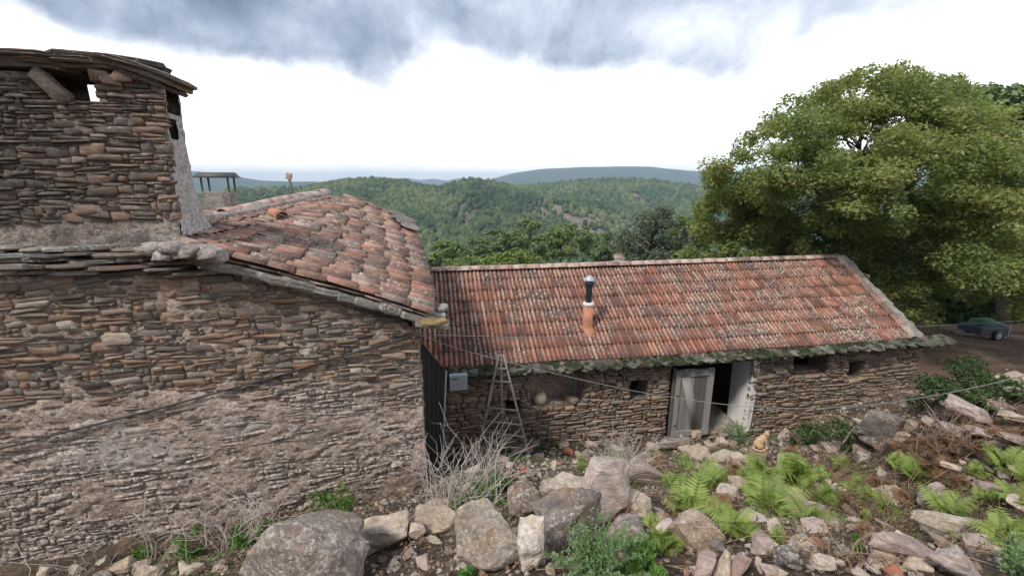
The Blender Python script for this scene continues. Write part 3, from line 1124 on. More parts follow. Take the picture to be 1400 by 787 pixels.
def roof_frame(s, t):
    e = 0.004
    p = roofS(s, t)
    ps = roofS(min(1, s + e), t) - roofS(max(0, s - e), t)
    pt = roofS(s, min(1, t + e)) - roofS(s, max(0, t - e))
    ps /= np.linalg.norm(ps)
    pt /= np.linalg.norm(pt)
    n = np.cross(pt, ps)
    n /= np.linalg.norm(n)
    if n[2] < 0:
        n = -n
    return p, ps, pt, n


rgt = random.Random(9)
eave_len = sum(np.linalg.norm(cE((i + 1) / 40) - cE(i / 40)) for i in range(40))
nrow = int(eave_len / 0.150)
cov_list, pan_list, rowh = [], [], {}
for i in range(nrow + 1):
    s = min(1, i / nrow)
    rowlen = sum(np.linalg.norm(roofS(s, (j + 1) / 20) - roofS(s, j / 20)) for j in range(20))
    nt_ = max(3, int(rowlen / 0.325))
    wob = rgt.uniform(-.1, .1)
    for j in range(nt_):
        t = (j + (wob if j else 0) + rgt.uniform(-.08, .08) * (j > 0)) / nt_
        cov_list.append((s, max(0, t), j, i))
        if i < nrow:
            pan_list.append((min(1, s + 0.5 / nrow), max(0, t - .15 / nt_), j, i))
cov_list.sort(key=lambda c: roofS(c[0], c[1])[1] - (3 if c[3] == 0 else 0))
csoup = Soup()
for q, (s, t, j, i) in enumerate(cov_list):
    p, ps, pt, n = roof_frame(s, t)
    y = pt - n * .035 + n * rgt.uniform(-.012, .018) + ps * rgt.uniform(-.022, .022)
    y /= np.linalg.norm(y)
    x = np.cross(y, n)
    x /= np.linalg.norm(x)
    z = np.cross(x, y)
    me = rgt.choice(covers)
    hgt = 0.016 + rgt.uniform(-.003, .005) + rowh.setdefault(i, rgt.uniform(-.004, .008))
    O_ = p + n * hgt - pt * 0.03
    sc = rgt.uniform(0.95, 1.12)
    if q < 300:
        link('roof_tile', me, roof, frame(O_, x * sc, y, z * sc))
    else:
        Mv = frame(O_, x, y, z)
        vv = np.array([v.co[:] for v in me.vertices])
        R3 = np.array([[Mv[r][c] for c in range(3)] for r in range(3)])
        csoup.add(vv @ R3.T + O_, None, np.array([p_.vertices[:] for p_ in me.polygons]))
if csoup.n:
    link('far_roof_tiles', csoup.mesh('far_roof_tiles', M_CANAL, True), roof, kind='stuff')
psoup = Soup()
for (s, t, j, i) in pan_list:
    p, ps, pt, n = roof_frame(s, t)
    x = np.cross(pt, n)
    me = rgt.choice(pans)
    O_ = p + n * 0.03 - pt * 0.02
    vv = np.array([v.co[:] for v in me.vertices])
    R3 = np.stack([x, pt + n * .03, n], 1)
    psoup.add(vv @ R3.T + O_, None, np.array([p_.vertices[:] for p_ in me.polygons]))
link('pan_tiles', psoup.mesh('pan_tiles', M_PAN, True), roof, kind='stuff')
# one tile lying loose on the others
for s, t in ((0.42, 0.74),):
    p, ps, pt, n = roof_frame(s, t)
    y = pt * .9 + ps * .45
    y /= np.linalg.norm(y)
    x = np.cross(y, n)
    lt = link('loose_roof_tile', canal_mesh('loose_roof_tile', .36, .2, .16, .09, M_TERRA), None, frame(p + n * .09, x, y, n))
    tag(lt, 'loose orange half round tile lying across the rows high on the house roof', 'roof tile')
# ridge: half-round tiles bedded in grey mortar
rl = sum(np.linalg.norm(cR((i + 1) / 40) - cR(i / 40)) for i in range(40))
nr = int(rl / 0.36)
for i in range(nr + 1):
    s = i / nr
    p = cR(s)
    d = cR(min(1, s + .02)) - cR(max(0, s - .02))
    d /= np.linalg.norm(d)
    d = d + np.array([0, 0, rgt.uniform(-.05, .08)])
    d /= np.linalg.norm(d)
    x = np.cross(d, [0, 0, 1])
    x /= np.linalg.norm(x)
    z = np.cross(x, d)
    link('ridge_tile', canal_mesh('ridge_tile', .44, .24, .20, .10, M_RIDGE, True, 7, .005), roof, frame(p + np.array([0, 0, .03 + rgt.uniform(0, .02)]), x, d, z))
rid = Soup()
for i in range(60):
    s = i / 59
    p = cR(s) + HA * 0.10
    V_, T_, Q_ = STONES[rgt.randrange(44)]
    W = np.stack([V_[:, 0] * .22, V_[:, 1] * .16, V_[:, 2] * .12], 1)
    rid.add(W + p + np.array([0, 0.1, rgt.uniform(0, .03)]), T_, Q_)
link('ridge_mortar', rid.mesh('ridge_mortar', M_RENDER), roof, kind='stuff')

# slabs under the gable edge, and the corner slabs with yellow lichen
for k in range(11):
    t = k / 10 * 0.74
    p = cC0(t)
    d = cC0(t + .03) - cC0(max(0, t - .03))
    d /= np.linalg.norm(d)
    x = d
    n = np.array([0, 0, 1.]) - d * d[2]
    n /= np.linalg.norm(n)
    y = np.cross(n, x)
    me = slab_mesh('verge_slab', rgt.uniform(.42, .58), .34, rgt.uniform(.07, .11), M_SLAB, 11, .15)
    link('verge_slab', me, house, frame(p - np.array([0, 0, .135 + rgt.uniform(-.012, .012)]) + HB * .10, x, y, n))
# thin dark tiles and slats between slabs and roof tiles
for k in range(9):
    t = k / 9 * 0.78 + .02
    p = cC0(t)
    d = cC0(min(1, t + .05)) - cC0(max(0, t - .05))
    d /= np.linalg.norm(d)
    n = np.array([0, 0, 1.]) - d * d[2]
    n /= np.linalg.norm(n)
    y = np.cross(n, d)
    me = slab_mesh('verge_slat', .46, .30, .022, M_CANAL if k % 3 else M_CAP, 9, .08)
    link('verge_slat', me, house, frame(p - np.array([0, 0, .045]) + HB * .10, d, y, n))
for k in range(12):
    s = k / 11
    p = cE(s)
    d = cE(min(1, s + .03)) - cE(max(0, s - .03))
    d /= np.linalg.norm(d)
    me = slab_mesh('eave_slab', .62, .30, .045, M_CAP, 11, .15)
    link('eave_slab', me, house, frame(p - np.array([0, 0, .07]) - HA * .05, d, np.cross([0, 0, 1.], d), np.array([0, 0, 1.])))
for (u, v, Y_, w, d_, m_) in ((590, 440, 5.32, .30, .26, M_SLAB), (596, 432, 5.45, .26, .3, M_SLAB), (594, 440, 5.08, .34, .16, M_YELLOW), (602, 420, 5.7, .22, .3, M_SLAB)):
    me = slab_mesh('corner_slab', w, d_, .045, m_, 10, .15)
    link('corner_slab', me, house, Matrix.Translation(Vector(at(u, v, Y_))) @ Matrix.Rotation(radians(HY + 4), 4, 'Z'))
for (s, t) in ((.80, .08), (.86, .12), (.9, .05), (.74, .05), (.95, .15)):
    p, ps, pt, n = roof_frame(s, t)
    me = slab_mesh('patch_slate', .36, .42, .03, M_SLAB, 10, .12)
    link('patch_slate', me, roof, frame(p + n * .12, ps, -pt * .98 + n * .1, n))

# broad chimney on the gable
CH_IN = 0.06
CO = HO + HB * CH_IN


def cw(u, v):
    return on_wall(u, v, CO, HY)


cx1t, cz1t = cw(222, 112)
cx1b, cz1b = cw(250, 335)
cx0 = HX0
chim = link('chimney', None, house)
chim_right = lambda z: cx1b + (cx1t - cx1b) * (z - cz1b) / (cz1t - cz1b)
hx0, hz0 = cw(78, 136)
hx1, hz1 = cw(128, 100)
ch_hole = (hx0, hx1, hz0, hz1)
zc_top = cz1t + 0.03
zc_bot = cw(150, 350)[1]
zc_low = cw(150, 392)[1]
# front sheet shaped to the leaning edge
A_, B_ = HA, HB
nx, nz = 150, 70
g = np.zeros((nx + 1, nz + 1, 3))
keep = []
for i in range(nx + 1):
    for j in range(nz + 1):
        z = zc_low + (zc_top - zc_low) * j / nz
        x = cx0 + (chim_right(max(z, zc_bot)) - cx0) * i / nx
        lowband = float(sstep(zc_bot + .42, zc_bot + .22, z))
        dd = -0.006 - 0.02 * lowband + 0.012 * float(fbm(x * 9, z * 11, 51, 3))
        g[i, j] = CO + HA * x + HB * dd + np.array([0, 0, z])
Qs = []
for i in range(nx):
    for j in range(nz):
        c_ = (g[i, j] + g[i + 1, j + 1]) / 2
        xl = float(np.dot(c_ - CO, HA))
        if hx0 < xl < hx1 and hz0 < c_[2] < hz1:
            continue
        a0 = i * (nz + 1) + j
        Qs.append((a0, a0 + nz + 1, a0 + nz + 2, a0 + 1))
link('chimney_wall', mesh_np('chimney_wall', g.reshape(-1, 3), [np.array(Qs)], M_CMORTAR, True), chim)
cb = courses(cx0, cx1b + .1, lambda x: zc_bot + .34, lambda x: zc_top, 0.06, 0.15, [ch_hole], rgw, 1.0, 77, 0.75)
cb2 = []
for (x, z, w, h) in cb:
    a_, c_ = x - w / 2, min(x + w / 2, chim_right(z) + .015)
    if c_ - a_ > .05:
        cb2.append(((a_ + c_) / 2, z, c_ - a_, h))
cb = cb2
lay_stones(chim, cb, CO, HY, M_CHIM, 0.042, 0.008, 160, rgw, 'chimney_stone', 'chimney_rubble', None, 0.04,
           lambda s: (0 if s[0] > -4.9 else 1, -s[2] * s[3]))
# rendered right flank, flaring at the foot, with two small openings near the top
n_s, n_t = 30, 70
gs = np.zeros((n_s + 1, n_t + 1, 3))
far_px = [(243, 118), (249, 160), (256, 210), (266, 260), (284, 303), (306, 333)]
fz, fo = [], []
for (u, v) in far_px:
    # the far edge of the flank: depth grows toward the foot
    dpt = 0.42 + 0.5 * max(0, (v - 200) / 130) ** 1.3
    r = ray(u, v)
    O3 = CO + HB * dpt
    t3 = np.dot(O3, HB) / np.dot(r, HB)
    p3 = r * t3
    fz.append(p3[2])
    fo.append((float(np.dot(p3 - CO, HA)), dpt))
fz = np.array(fz)[::-1]
fo = np.array(fo)[::-1]
for i in range(n_s + 1):
    for j in range(n_t + 1):
        s = i / n_s
        zt2 = zc_top
        zb2 = zc_bot - .05
        z = zb2 + (zt2 - zb2) * j / n_t
        xa = chim_right(z)
        xf = np.interp(z, fz, fo[:, 0])
        df = np.interp(z, fz, fo[:, 1])
        x = xa + (xf - xa) * s
        d_ = df * s
        nz_ = 0.012 * float(fbm(s * 6 + 3, z * 11, 61, 4))
        gs[i, j] = CO + HA * (x + nz_) + HB * d_ + np.array([0, 0, z])
Qs = []
for i in range(n_s):
    for j in range(n_t):
        s = (i + .5) / n_s
        z = (gs[i, j] + gs[i + 1, j + 1])[2] / 2
        f = (zc_top - z) / (zc_top - zc_bot)
        if .12 < s < .9 and .04 < f < .17:
            continue
        if .05 < s < .62 and .21 < f < .32:
            continue
        a0 = i * (n_t + 1) + j
        Qs.append((a0, a0 + n_t + 1, a0 + n_t + 2, a0 + 1))
bs = np.stack([gs[n_s], gs[n_s] - HA * .35, gs[n_s] - HA * .75], 0)
bI, bJ = np.meshgrid(np.arange(2), np.arange(n_t), indexing='ij')
link('chimney_rear_face', mesh_np('chimney_rear_face', bs.reshape(-1, 3), [np.stack([bI * (n_t + 1) + bJ, (bI + 1) * (n_t + 1) + bJ, (bI + 1) * (n_t + 1) + bJ + 1, bI * (n_t + 1) + bJ + 1], -1).reshape(-1, 4)], M_CAP, True), chim)
link('chimney_flank', mesh_np('chimney_flank', gs.reshape(-1, 3), [np.array(Qs)], M_RENDER_LT, True), chim)
# the back of the chimney, with the gap through which the sky shows
xs_, zs_ = on_wall(131, 130, CO + HB * 0.42, HY)
sheet('chimney_back', chim, CO + HB * 0.42, HY, cx0, float(fo[:, 0].min()) - .03, lambda x: zc_low, lambda x: zc_top + .12, M_CHIM, 0.035,
      lambda a, c: 0 * a, [(xs_ - .05, xs_ + .05, zs_ - .10, zs_ + .10)])
gl = gs.copy()
gl = gl - HA * .16
gl[:, :, 0] = gl[:1, :, 0] * 1.0 + (gl[:, :, 0] - gl[:1, :, 0])
I, J = np.meshgrid(np.arange(n_s), np.arange(n_t), indexing='ij')
Ql = np.stack([I * (n_t + 1) + J, (I + 1) * (n_t + 1) + J, (I + 1) * (n_t + 1) + J + 1, I * (n_t + 1) + J + 1], -1).reshape(-1, 4)
link('dark_hole_backing', mesh_np('dark_hole_backing', gl.reshape(-1, 3), [Ql], M_DARK, True), chim)  # black sheet added behind the flank openings to stand in for inner shade
st = stone_unit()
x, z = cw(76, 120)
link('leaning_stone', mesh_np('leaning_stone', st[0], [st[1], st[2]], M_CHIM), chim, frame(CO + HA * x + np.array([0, 0, z]) - HB * .0, (HA * cos(.9) - np.array([0, 0, sin(.9)])) * .34, HB * .12, (HA * sin(.9) + np.array([0, 0, cos(.9)])) * .13))
for k in range(5):
    x, z = cw(140 + k * 16, 105 + rgt.uniform(-3, 6))
    st = STONES[rgt.randrange(44)]
    link('chimney_stone', mesh_np('chimney_stone', st[0], [st[1], st[2]], M_CHIM), chim, frame(CO + HA * x + np.array([0, 0, z]), HA * .16, HB * .08, np.array([0, 0, .11])))
# capping of long split slates, bending down at the right end
cap_px = [(-230, 86), (-90, 83), (40, 84), (130, 86), (192, 99)]
for lay in range(3):
    for k, (u, v) in enumerate(cap_px):
        p = np.append((CO + HB * .22 + HA * on_wall(u, v, CO + HB * .0, HY)[0])[:2], 0)
        z = on_wall(u, v, CO, HY)[1] + (lay - 1) * .042
        me = slab_mesh('cap_slab', (1.05 if k < 4 else .74) - (2 - lay) * .07, .82 - (2 - lay) * .06, .052, M_CAP, 15, .12, .06)
        tl = 0.0 if k < 4 else 0.30
        M = Matrix.Translation(Vector((p[0] + (lay - 1) * .03, p[1], z + (0 if k < 4 else .0)))) @ Matrix.Rotation(radians(HY), 4, 'Z') @ Matrix.Rotation(tl + rgt.uniform(-.02, .02), 4, 'Y')
        link('cap_slab', me, chim, M)
# weathering courses at the foot of the chimney
band = lambda x: zc_bot + .30 + .07 * float(fbm(np.array(x * 2.3), np.array(1.0), 44, 3))
sheet('render_band', chim, CO, HY, cx0, cx1b + .02, lambda x: zc_bot - .1, band, M_RENDER_DK, 0.03,
      lambda a, c: -.045 + .014 * fbm(a * 7, c * 9, 45, 4) + .05 * sstep(.12, 0, np.array([[band(float(q)) for q in r] for r in a]) - c))
for row, (v0, out_) in enumerate(((338, .11), (346, .15), (354, .13), (362, .17), (370, .12))):
    u = -250
    while u < 300 - row * 10:
        w_px = rgt.uniform(26, 78)
        uc = u + w_px / 2
        vv = v0 + (3 if uc > 220 else 0) + rgt.uniform(-2, 2) + max(0, uc - 230) * .12
        x, z = on_wall(uc, vv, HO, HY)
        me = slab_mesh('ledge_slab', w_px * .0094, .36, rgt.uniform(.028, .055), (M_CAP, M_SLAB, M_CHIM)[rgt.randrange(3)], 12, .2)
        link('ledge_slab', me, house, Matrix.Translation(Vector(HO + HA * x + HB * (.15 - out_) + np.array([0, 0, z]))) @ Matrix.Rotation(radians(HY + rgt.uniform(-3, 3)), 4, 'Z') @ Matrix.Rotation(rgt.uniform(-.04, .04), 4, 'X'))
        u += w_px
# mortar haunch where chimney meets tiles
hs = Soup()
for k in range(26):
    u = 215 + k * 3.4
    v = 340 + rgt.uniform(-6, 6) + (k / 26) * 6
    V_, T_, Q_ = STONES[rgt.randrange(44)]
    p = at(u, v, 4.62 + rgt.uniform(-.04, .25))
    hs.add(np.stack([V_[:, 0] * .20, V_[:, 1] * .16, V_[:, 2] * .11], 1) + p, T_, Q_)
link('mortar_haunch', hs.mesh('mortar_haunch', M_RENDER, True), house, kind='stuff')

# small chimney behind the ridge with a metal hood on four legs
Yc = 8.6
mc = link('hooded_chimney', None, house, Matrix.Translation(Vector(at(306, 300, Yc))) @ Matrix.Rotation(radians(HY), 4, 'Z'))
k_ = Yc / 600 * 1.02
zt0 = at(306, 262, Yc)[2] - at(306, 300, Yc)[2]
zt1 = at(306, 243, Yc)[2] - at(306, 300, Yc)[2]
link('stack', bevel_box('stack', (-.24, .24, -.2, .2, -1.2, zt0), M_CONC, .01), mc, local=True)
for sx in (-1, 1):
    for sy in (-1, 1):
        link('leg', bevel_box('leg', (sx * .22 - .014, sx * .22 + .014, sy * .17 - .014, sy * .17 + .014, zt0 - .03, zt1 + .02), M_STEEL, 0), mc, local=True)
hv = np.array([(-.33, -.26, zt1), (.33, -.26, zt1), (.33, .26, zt1), (-.33, .26, zt1), (-.31, 0, zt1 + .10), (.31, 0, zt1 + .10)])
link('hood', mesh_np('hood', hv, [np.array([(0, 4, 3), (1, 2, 5)]), np.array([(0, 1, 5, 4), (2, 3, 4, 5), (0, 3, 2, 1)])], M_STEEL), mc, local=True)

# leaning pole with a block on it
pl = thing('leaning_pole', 'thin dark leaning pole topped by a small clay block above the house ridge', 'pole', at(402, 275, 9.0))
link('shaft', tube_mesh('shaft', [at(403, 290, 9.0), at(401, 266, 9.0), at(395, 243, 9.0)], .025, M_STEEL), pl)
pt_ = at(395, 243, 9.0)
link('block', bevel_box('block', (-.05, .05, -.04, .04, -.03, .09), M_RIDGE, .01), pl, Matrix.Translation(Vector(pt_)) @ Matrix.Rotation(.25, 4, 'Y'))

# ------------------------------------------------------------------ dark plank screen beside the house corner
scr = thing('plank_screen', 'black tarred plank screen with a sloping top beside the corner of the house', 'wooden screen', at(580, 660, 5.6))
tl_, tr_ = at(574, 464, 5.55), at(608, 506, 6.4)
bl_, br_ = at(580, 700, 5.55), at(601, 668, 6.4)
npl = 5
for k in range(npl):
    a, c = k / npl + .004, (k + 1) / npl - .004
    q = [bl_ * (1 - a) + br_ * a, bl_ * (1 - c) + br_ * c, tl_ * (1 - c) + tr_ * c, tl_ * (1 - a) + tr_ * a]
    nrm = np.cross(q[1] - q[0], q[3] - q[0])
    nrm /= np.linalg.norm(nrm)
    Vv = np.array(q + [p + nrm * -.022 for p in q])
    link('plank', mesh_np('plank', Vv, [np.array([(0, 1, 2, 3), (7, 6, 5, 4), (0, 4, 5, 1), (1, 5, 6, 2), (2, 6, 7, 3), (3, 7, 4, 0)])], M_TAR), scr)
link('edge_batten', tube_mesh('edge_batten', [br_ + np.array([.02, -.02, 0]), tr_ + np.array([.02, -.02, 0])], .02, M_WOOD, 4), scr)
link('edge_batten', tube_mesh('edge_batten', [at(576, 700, 5.42), at(570, 458, 5.42)], .018, M_WOOD, 4), scr)
link('top_batten', tube_mesh('top_batten', [tl_ + np.array([0, -.02, .01]), tr_ + np.array([0, -.02, .01])], .014, M_WOODD, 4), scr)

# ------------------------------------------------------------------ the barn
BY = 10.6
BA, BB = yaw_axes(BY)
BE = at(1245, 462, 10.0)                       # right end of the tiled eave
BW, BH = 2.39, 1.567
BL = 11.75
barn = thing('stone_barn', 'long low schist barn with red interlocking tile roof and mossy slate eave', 'barn', (BE[0] - 6, BE[1], -5.5))
BO = BE + BB * 0.06
BO[2] = 0


def bw(u, v, off=0.0):
    return on_wall(u, v, BO + BB * off, BY)


def bhole(u0, v0, u1, v1):
    x0, z1 = bw(u0, (v0))
    x1, z0 = bw(u1, v1)
    return (x0, x1, z0, z1)


sagb = lambda x: -0.035 * math.sin((x + BL) / BL * pi) + 0.0125 * (-x)
ZE = BE[2]
wall_z = lambda x: ZE - 0.06 + sagb(x)
xr_top = bw(1262, 470)[0]
XR = xr_top
door_hole = bhole(916, 503, 1016, 589)
door_hole = (door_hole[0], door_hole[1], bw(960, 589)[1], bw(960, 496)[1])
niche = bhole(724, 513, 797, 550)
hole_a = bhole(690, 546, 711, 566)
hole_b = bhole(862, 522, 884, 544)
win_a = bhole(1084, 484, 1128, 507)
win_b = bhole(1158, 495, 1175, 514)
holes = [door_hole, niche, hole_a, hole_b, win_a, win_b]
b_bot = lambda x: -6.45
bwall = sheet('wall', barn, BO, BY, -BL - .2, XR, b_bot, wall_z, M_BMORTAR, 0.05,
              lambda a, c: 0.03 + 0.012 * fbm(a * 7, c * 7, 81, 3) + 0.03 * vnoise(a * .7, c * .7, 82), holes)
rgb_ = random.Random(14)
bb_ = courses(-BL - .2, XR, b_bot, lambda x: wall_z(x) - .01, 0.078, 0.19, holes, rgb_, 0.6, 91, 0.5)
bb_ = [q for q in bb_ if q[1] > g1(*(BO + BA * q[0])[:2]) - .15]
lay_stones(bwall, bb_, BO, BY, M_BARN, 0.06, 0.014, 300, rgb_, 'stone', 'small_stones', lambda x, z: 0.03 * float(vnoise(x * .7, z * .7, 82)), 0.04,
           lambda s: (0 if -11.3 < s[0] and s[1] > -5.7 else 1, -s[2] * s[3]), 3)
# return wall on the right gable
gab = courses(0.0, BW * 2, b_bot, lambda x: wall_z(0) - .02 + BH * (1 - abs(x - BW) / BW), 0.085, 0.26, [], rgb_, 0.4, 95)
lay_stones(bwall, gab, BO + BA * XR, BY + 90, M_BARN, 0.05, 0.012, 0, rgb_, 'stone', 'gable_stones', None, 0.04)
gs_ = Soup()
for x_ in (XR - .03, -BL - .15):
    q = [BO + BA * x_ + BB * d for d in (0.04, BW, 2 * BW)]
    zz_ = (wall_z(0) - .03, wall_z(0) + BH - .08, wall_z(0) - .03)
    Vv = [(*p[:2], z) for p, z in zip(q, zz_)] + [(*q[2][:2], -6.5), (*q[0][:2], -6.5)]
    gs_.add(np.array(Vv), [(0, 1, 2), (0, 2, 3), (0, 3, 4)])
p0, p1 = BO + BB * 2 * BW + BA * XR, BO + BB * 2 * BW - BA * (BL + .15)
gs_.add(np.array([(*p0[:2], -6.5), (*p1[:2], -6.5), (*p1[:2], wall_z(0)), (*p0[:2], wall_z(0))]), None, [(0, 1, 2, 3)])
link('rear_wall', gs_.mesh('rear_wall', M_BMORTAR), barn)
for nm, hl, dp in (('wall_niche', niche, .42), ('vent_hole', hole_a, .5), ('vent_hole', hole_b, .5), ('window_opening', win_a, .5), ('vent_hole', win_b, .5)):
    recess(nm, barn, BO + BB * .02, BY, hl, dp, M_MORTAR if nm == 'wall_niche' else M_BMORTAR, back=(nm == 'wall_niche'))
for hl in (win_a,):
    xc = (hl[0] + hl[1]) / 2
    me = slab_mesh('sill_slab', hl[1] - hl[0] + .05, .45, .03, M_BARN, 12, .08)
    link('sill_slab', me, barn, Matrix.Translation(Vector(BO + BA * xc + BB * .2 + np.array([0, 0, hl[2] + .005]))) @ Matrix.Rotation(radians(BY), 4, 'Z') @ Matrix.Rotation(-.12, 4, 'X'))
# doorway: whitewashed right reveal, floor and dark inside
xd0, xd1, zd0, zd1 = door_hole
rv = Soup()


def bp(x, d, z):
    return BO * np.array([1, 1, 0]) + BA * x + BB * d + np.array([0, 0, z])


def rough_patch(P00, P10, P11, P01, n, jit, soup):
    gg = np.zeros((n, n, 3))
    for i in range(n):
        for j in range(n):
            s, t = i / (n - 1), j / (n - 1)
            gg[i, j] = (P00 * (1 - s) + P10 * s) * (1 - t) + (P01 * (1 - s) + P11 * s) * t
            if 0 < i < n - 1 and 0 < j < n - 1:
                gg[i, j] += np.array([random.uniform(-jit, jit) for _ in range(3)])
    I, J = np.meshgrid(np.arange(n - 1), np.arange(n - 1), indexing='ij')
    soup.add(gg.reshape(-1, 3), None, np.stack([I * n + J, (I + 1) * n + J, (I + 1) * n + J + 1, I * n + J + 1], -1).reshape(-1, 4))


zf = zd0 - .15
rough_patch(bp(xd1, -.05, zf), bp(xd1 + .02, .62, zf), bp(xd1 - .02, .62, zd1 + .05), bp(xd1, -.05, zd1 + .05), 14, .006, rv)
link('door_reveal', rv.mesh('door_reveal', M_WHITE, True), barn)
rv = Soup()
rough_patch(bp(xd1 - .01, -.055, zf), bp(xd1 + .13, -.04, zf), bp(xd1 + .20, -.04, zd1 + .04), bp(xd1 - .01, -.055, zd1 + .04), 12, .012, rv)
link('plaster_edge', rv.mesh('plaster_edge', M_WHITE, True), barn)
rv = Soup()
rough_patch(bp(xd0, 0, zf), bp(xd0, .55, zf), bp(xd0, .55, zd1 + .05), bp(xd0, 0, zd1 + .05), 8, .02, rv)
link('door_jamb', rv.mesh('door_jamb', M_BMORTAR), barn)
rv = Soup()
rough_patch(bp(xd0 - .4, .5, zf), bp(xd0 - .4, .6, zf + .02), bp(xd0 - .4, .6, zd1), bp(xd0 - .4, .5, zd1), 3, 0, rv)
rough_patch(bp(xd0, -.15, zf + .05), bp(xd1, -.15, zf + .05), bp(xd1, 1.2, zf + .16), bp(xd0, 1.2, zf + .16), 12, .015, rv)
link('threshold', rv.mesh('threshold', M_CONC, True), barn)
link('lintel', bevel_box('lintel', (xd0 - .15, xd1 + .2, -.06, .35, zd1 - .005, zd1 + .06), M_WOODD, .008), barn,
     frame(BO * np.array([1, 1, 0]), BA, BB, np.array([0, 0, 1.])))
# the plank door, hanging a little out of true in the left half
dx0, dzt = bw(921, 502)
dx1, _ = bw(970, 501)
dz_b = bw(935, 592)[1]
DW = dx1 - dx0
DH = dzt - dz_b
door = link('door', None, barn, frame(BO * np.array([1, 1, 0]) + BA * (dx0 + .02) + BB * (-.10) + np.array([0, 0, dz_b]), BA * .985 - BB * .12 + np.array([0, 0, .03]), BB, np.array([0, 0, 1.]) - BB * .04 + BA * .01))
np_ = 6
for k in range(np_):
    a = DW * k / np_
    c = DW * (k + 1) / np_
    link('plank', bevel_box('plank', (a + .004, c - .004, 0, .022, .0 + rgt.uniform(0, .02), DH - rgt.uniform(0, .015)), M_WOODD if k in (3, 4) else M_WOOD, .003), door, local=True)
link('rail', bevel_box('rail', (0.0, DW, -.028, -.002, DH - .17, DH - .03), M_WOOD, .004), door, local=True)
link('rail', bevel_box('rail', (-.01, DW + .01, -.03, -.002, .02, .17), M_WOOD, .004), door, local=True)
link('stile', bevel_box('stile', (0, .10, -.026, -.003, .18, DH - .18), M_WOOD, .004), door, local=True)
link('stile', bevel_box('stile', (DW - .10, DW, -.026, -.003, .18, DH - .18), M_WOOD, .004), door, local=True)
bv = box_v(0, 1, -.030, -.004, 0, 1)
bt, bb0 = (DW * .12, DW * .36, DH - .18), (DW * .56, DW * .80, .17)
bv = np.array([(bb0[0] if z == 0 and x == 0 else bb0[1] if z == 0 else bt[0] if x == 0 else bt[1], y, bb0[2] if z == 0 else bt[2]) for x, y, z in bv])
link('brace', mesh_np('brace', bv, [BOXQ], M_WOOD), door, local=True)
for zz1 in (.3, DH * .62):
    link('hinge_bolt', bevel_box('hinge_bolt', (.03, .07, -.045, -.026, zz1, zz1 + .04), M_STEEL, .004), door, local=True)
link('door_frame_post', bevel_box('door_frame_post', (-.06, -.005, -.0, .06, -.02, DH + .02), M_WOODD, .004), door, local=True)

# roof of the barn
slope = math.hypot(BW, BH)
SD = (BB * BW + np.array([0, 0, BH])) / slope      # up the slope
SN = np.cross(BA, SD)


def broof(x, d):
    """x along (0 at right end, negative to the left), d metres up the slope"""
    p = BE + BA * x + SD * d
    p = p + np.array([0, 0, sagb(x) * (1 - d / slope) + 0.02 * float(vnoise(x * .8, d * 1.3, 7))])
    return p


broof_o = sheet_fn('roof', barn, lambda s, t: broof(-BL + (BL + .02) * s, slope * t), 30, 8, M_BMORTAR, -0.06)
sheet_fn('rear_roof_slope', barn, lambda s, t: BE + BA * (-BL + BL * s) + BB * (BW + BW * t) + np.array([0, 0, BH * (1 - t) - .0]), 10, 6, M_BTILE, -0.03)


M_BCHANNEL = simple_mat('dark_tile_channel', (0.10, 0.05, 0.04), .95, .6, 7, .4)  # darker red-brown for the channels between the ribs


def marseille_np():
    """interlocking clay tile: two ribs, two darker channels; lower edge at y = 0"""
    L = .40
    V, Qr, Qc = [], [], []

    def strip(prof, dst, dx):
        n = len(prof)
        b0 = len(V)
        for y in (0, L * .5, L):
            for (x, z) in prof:
                V.append((x + dx, y + random.uniform(-.002, .002), z + random.uniform(-.0015, .0015)))
        for i in range(2):
            for k in range(n - 1):
                dst.append((b0 + i * n + k, b0 + i * n + k + 1, b0 + (i + 1) * n + k + 1, b0 + (i + 1) * n + k))
        b1 = len(V)
        for (x, z) in prof:
            V.append((x + dx, .002, -.018))
        for k in range(n - 1):
            dst.append((b1 + k, b1 + k + 1, b0 + k + 1, b0 + k))
    for dx in (-.052, .052):
        strip([(-.034, .002), (-.024, .026), (-.008, .036), (.010, .034), (.022, .024), (.032, .002)], Qr, dx)
        strip([(.030, .004), (.044, .000), (.060, .001), (.072, .005)], Qc, dx)
    return np.array(V), np.array(Qr), np.array(Qc)


def two_mat(name, V, Qr, Qc):
    me = mesh_np(name, V, [Qr, Qc], M_BTILE)
    me.materials.append(M_BCHANNEL)
    me.polygons.foreach_set('material_index', np.concatenate([np.zeros(len(Qr)), np.ones(len(Qc))]).astype(np.int32))
    return me


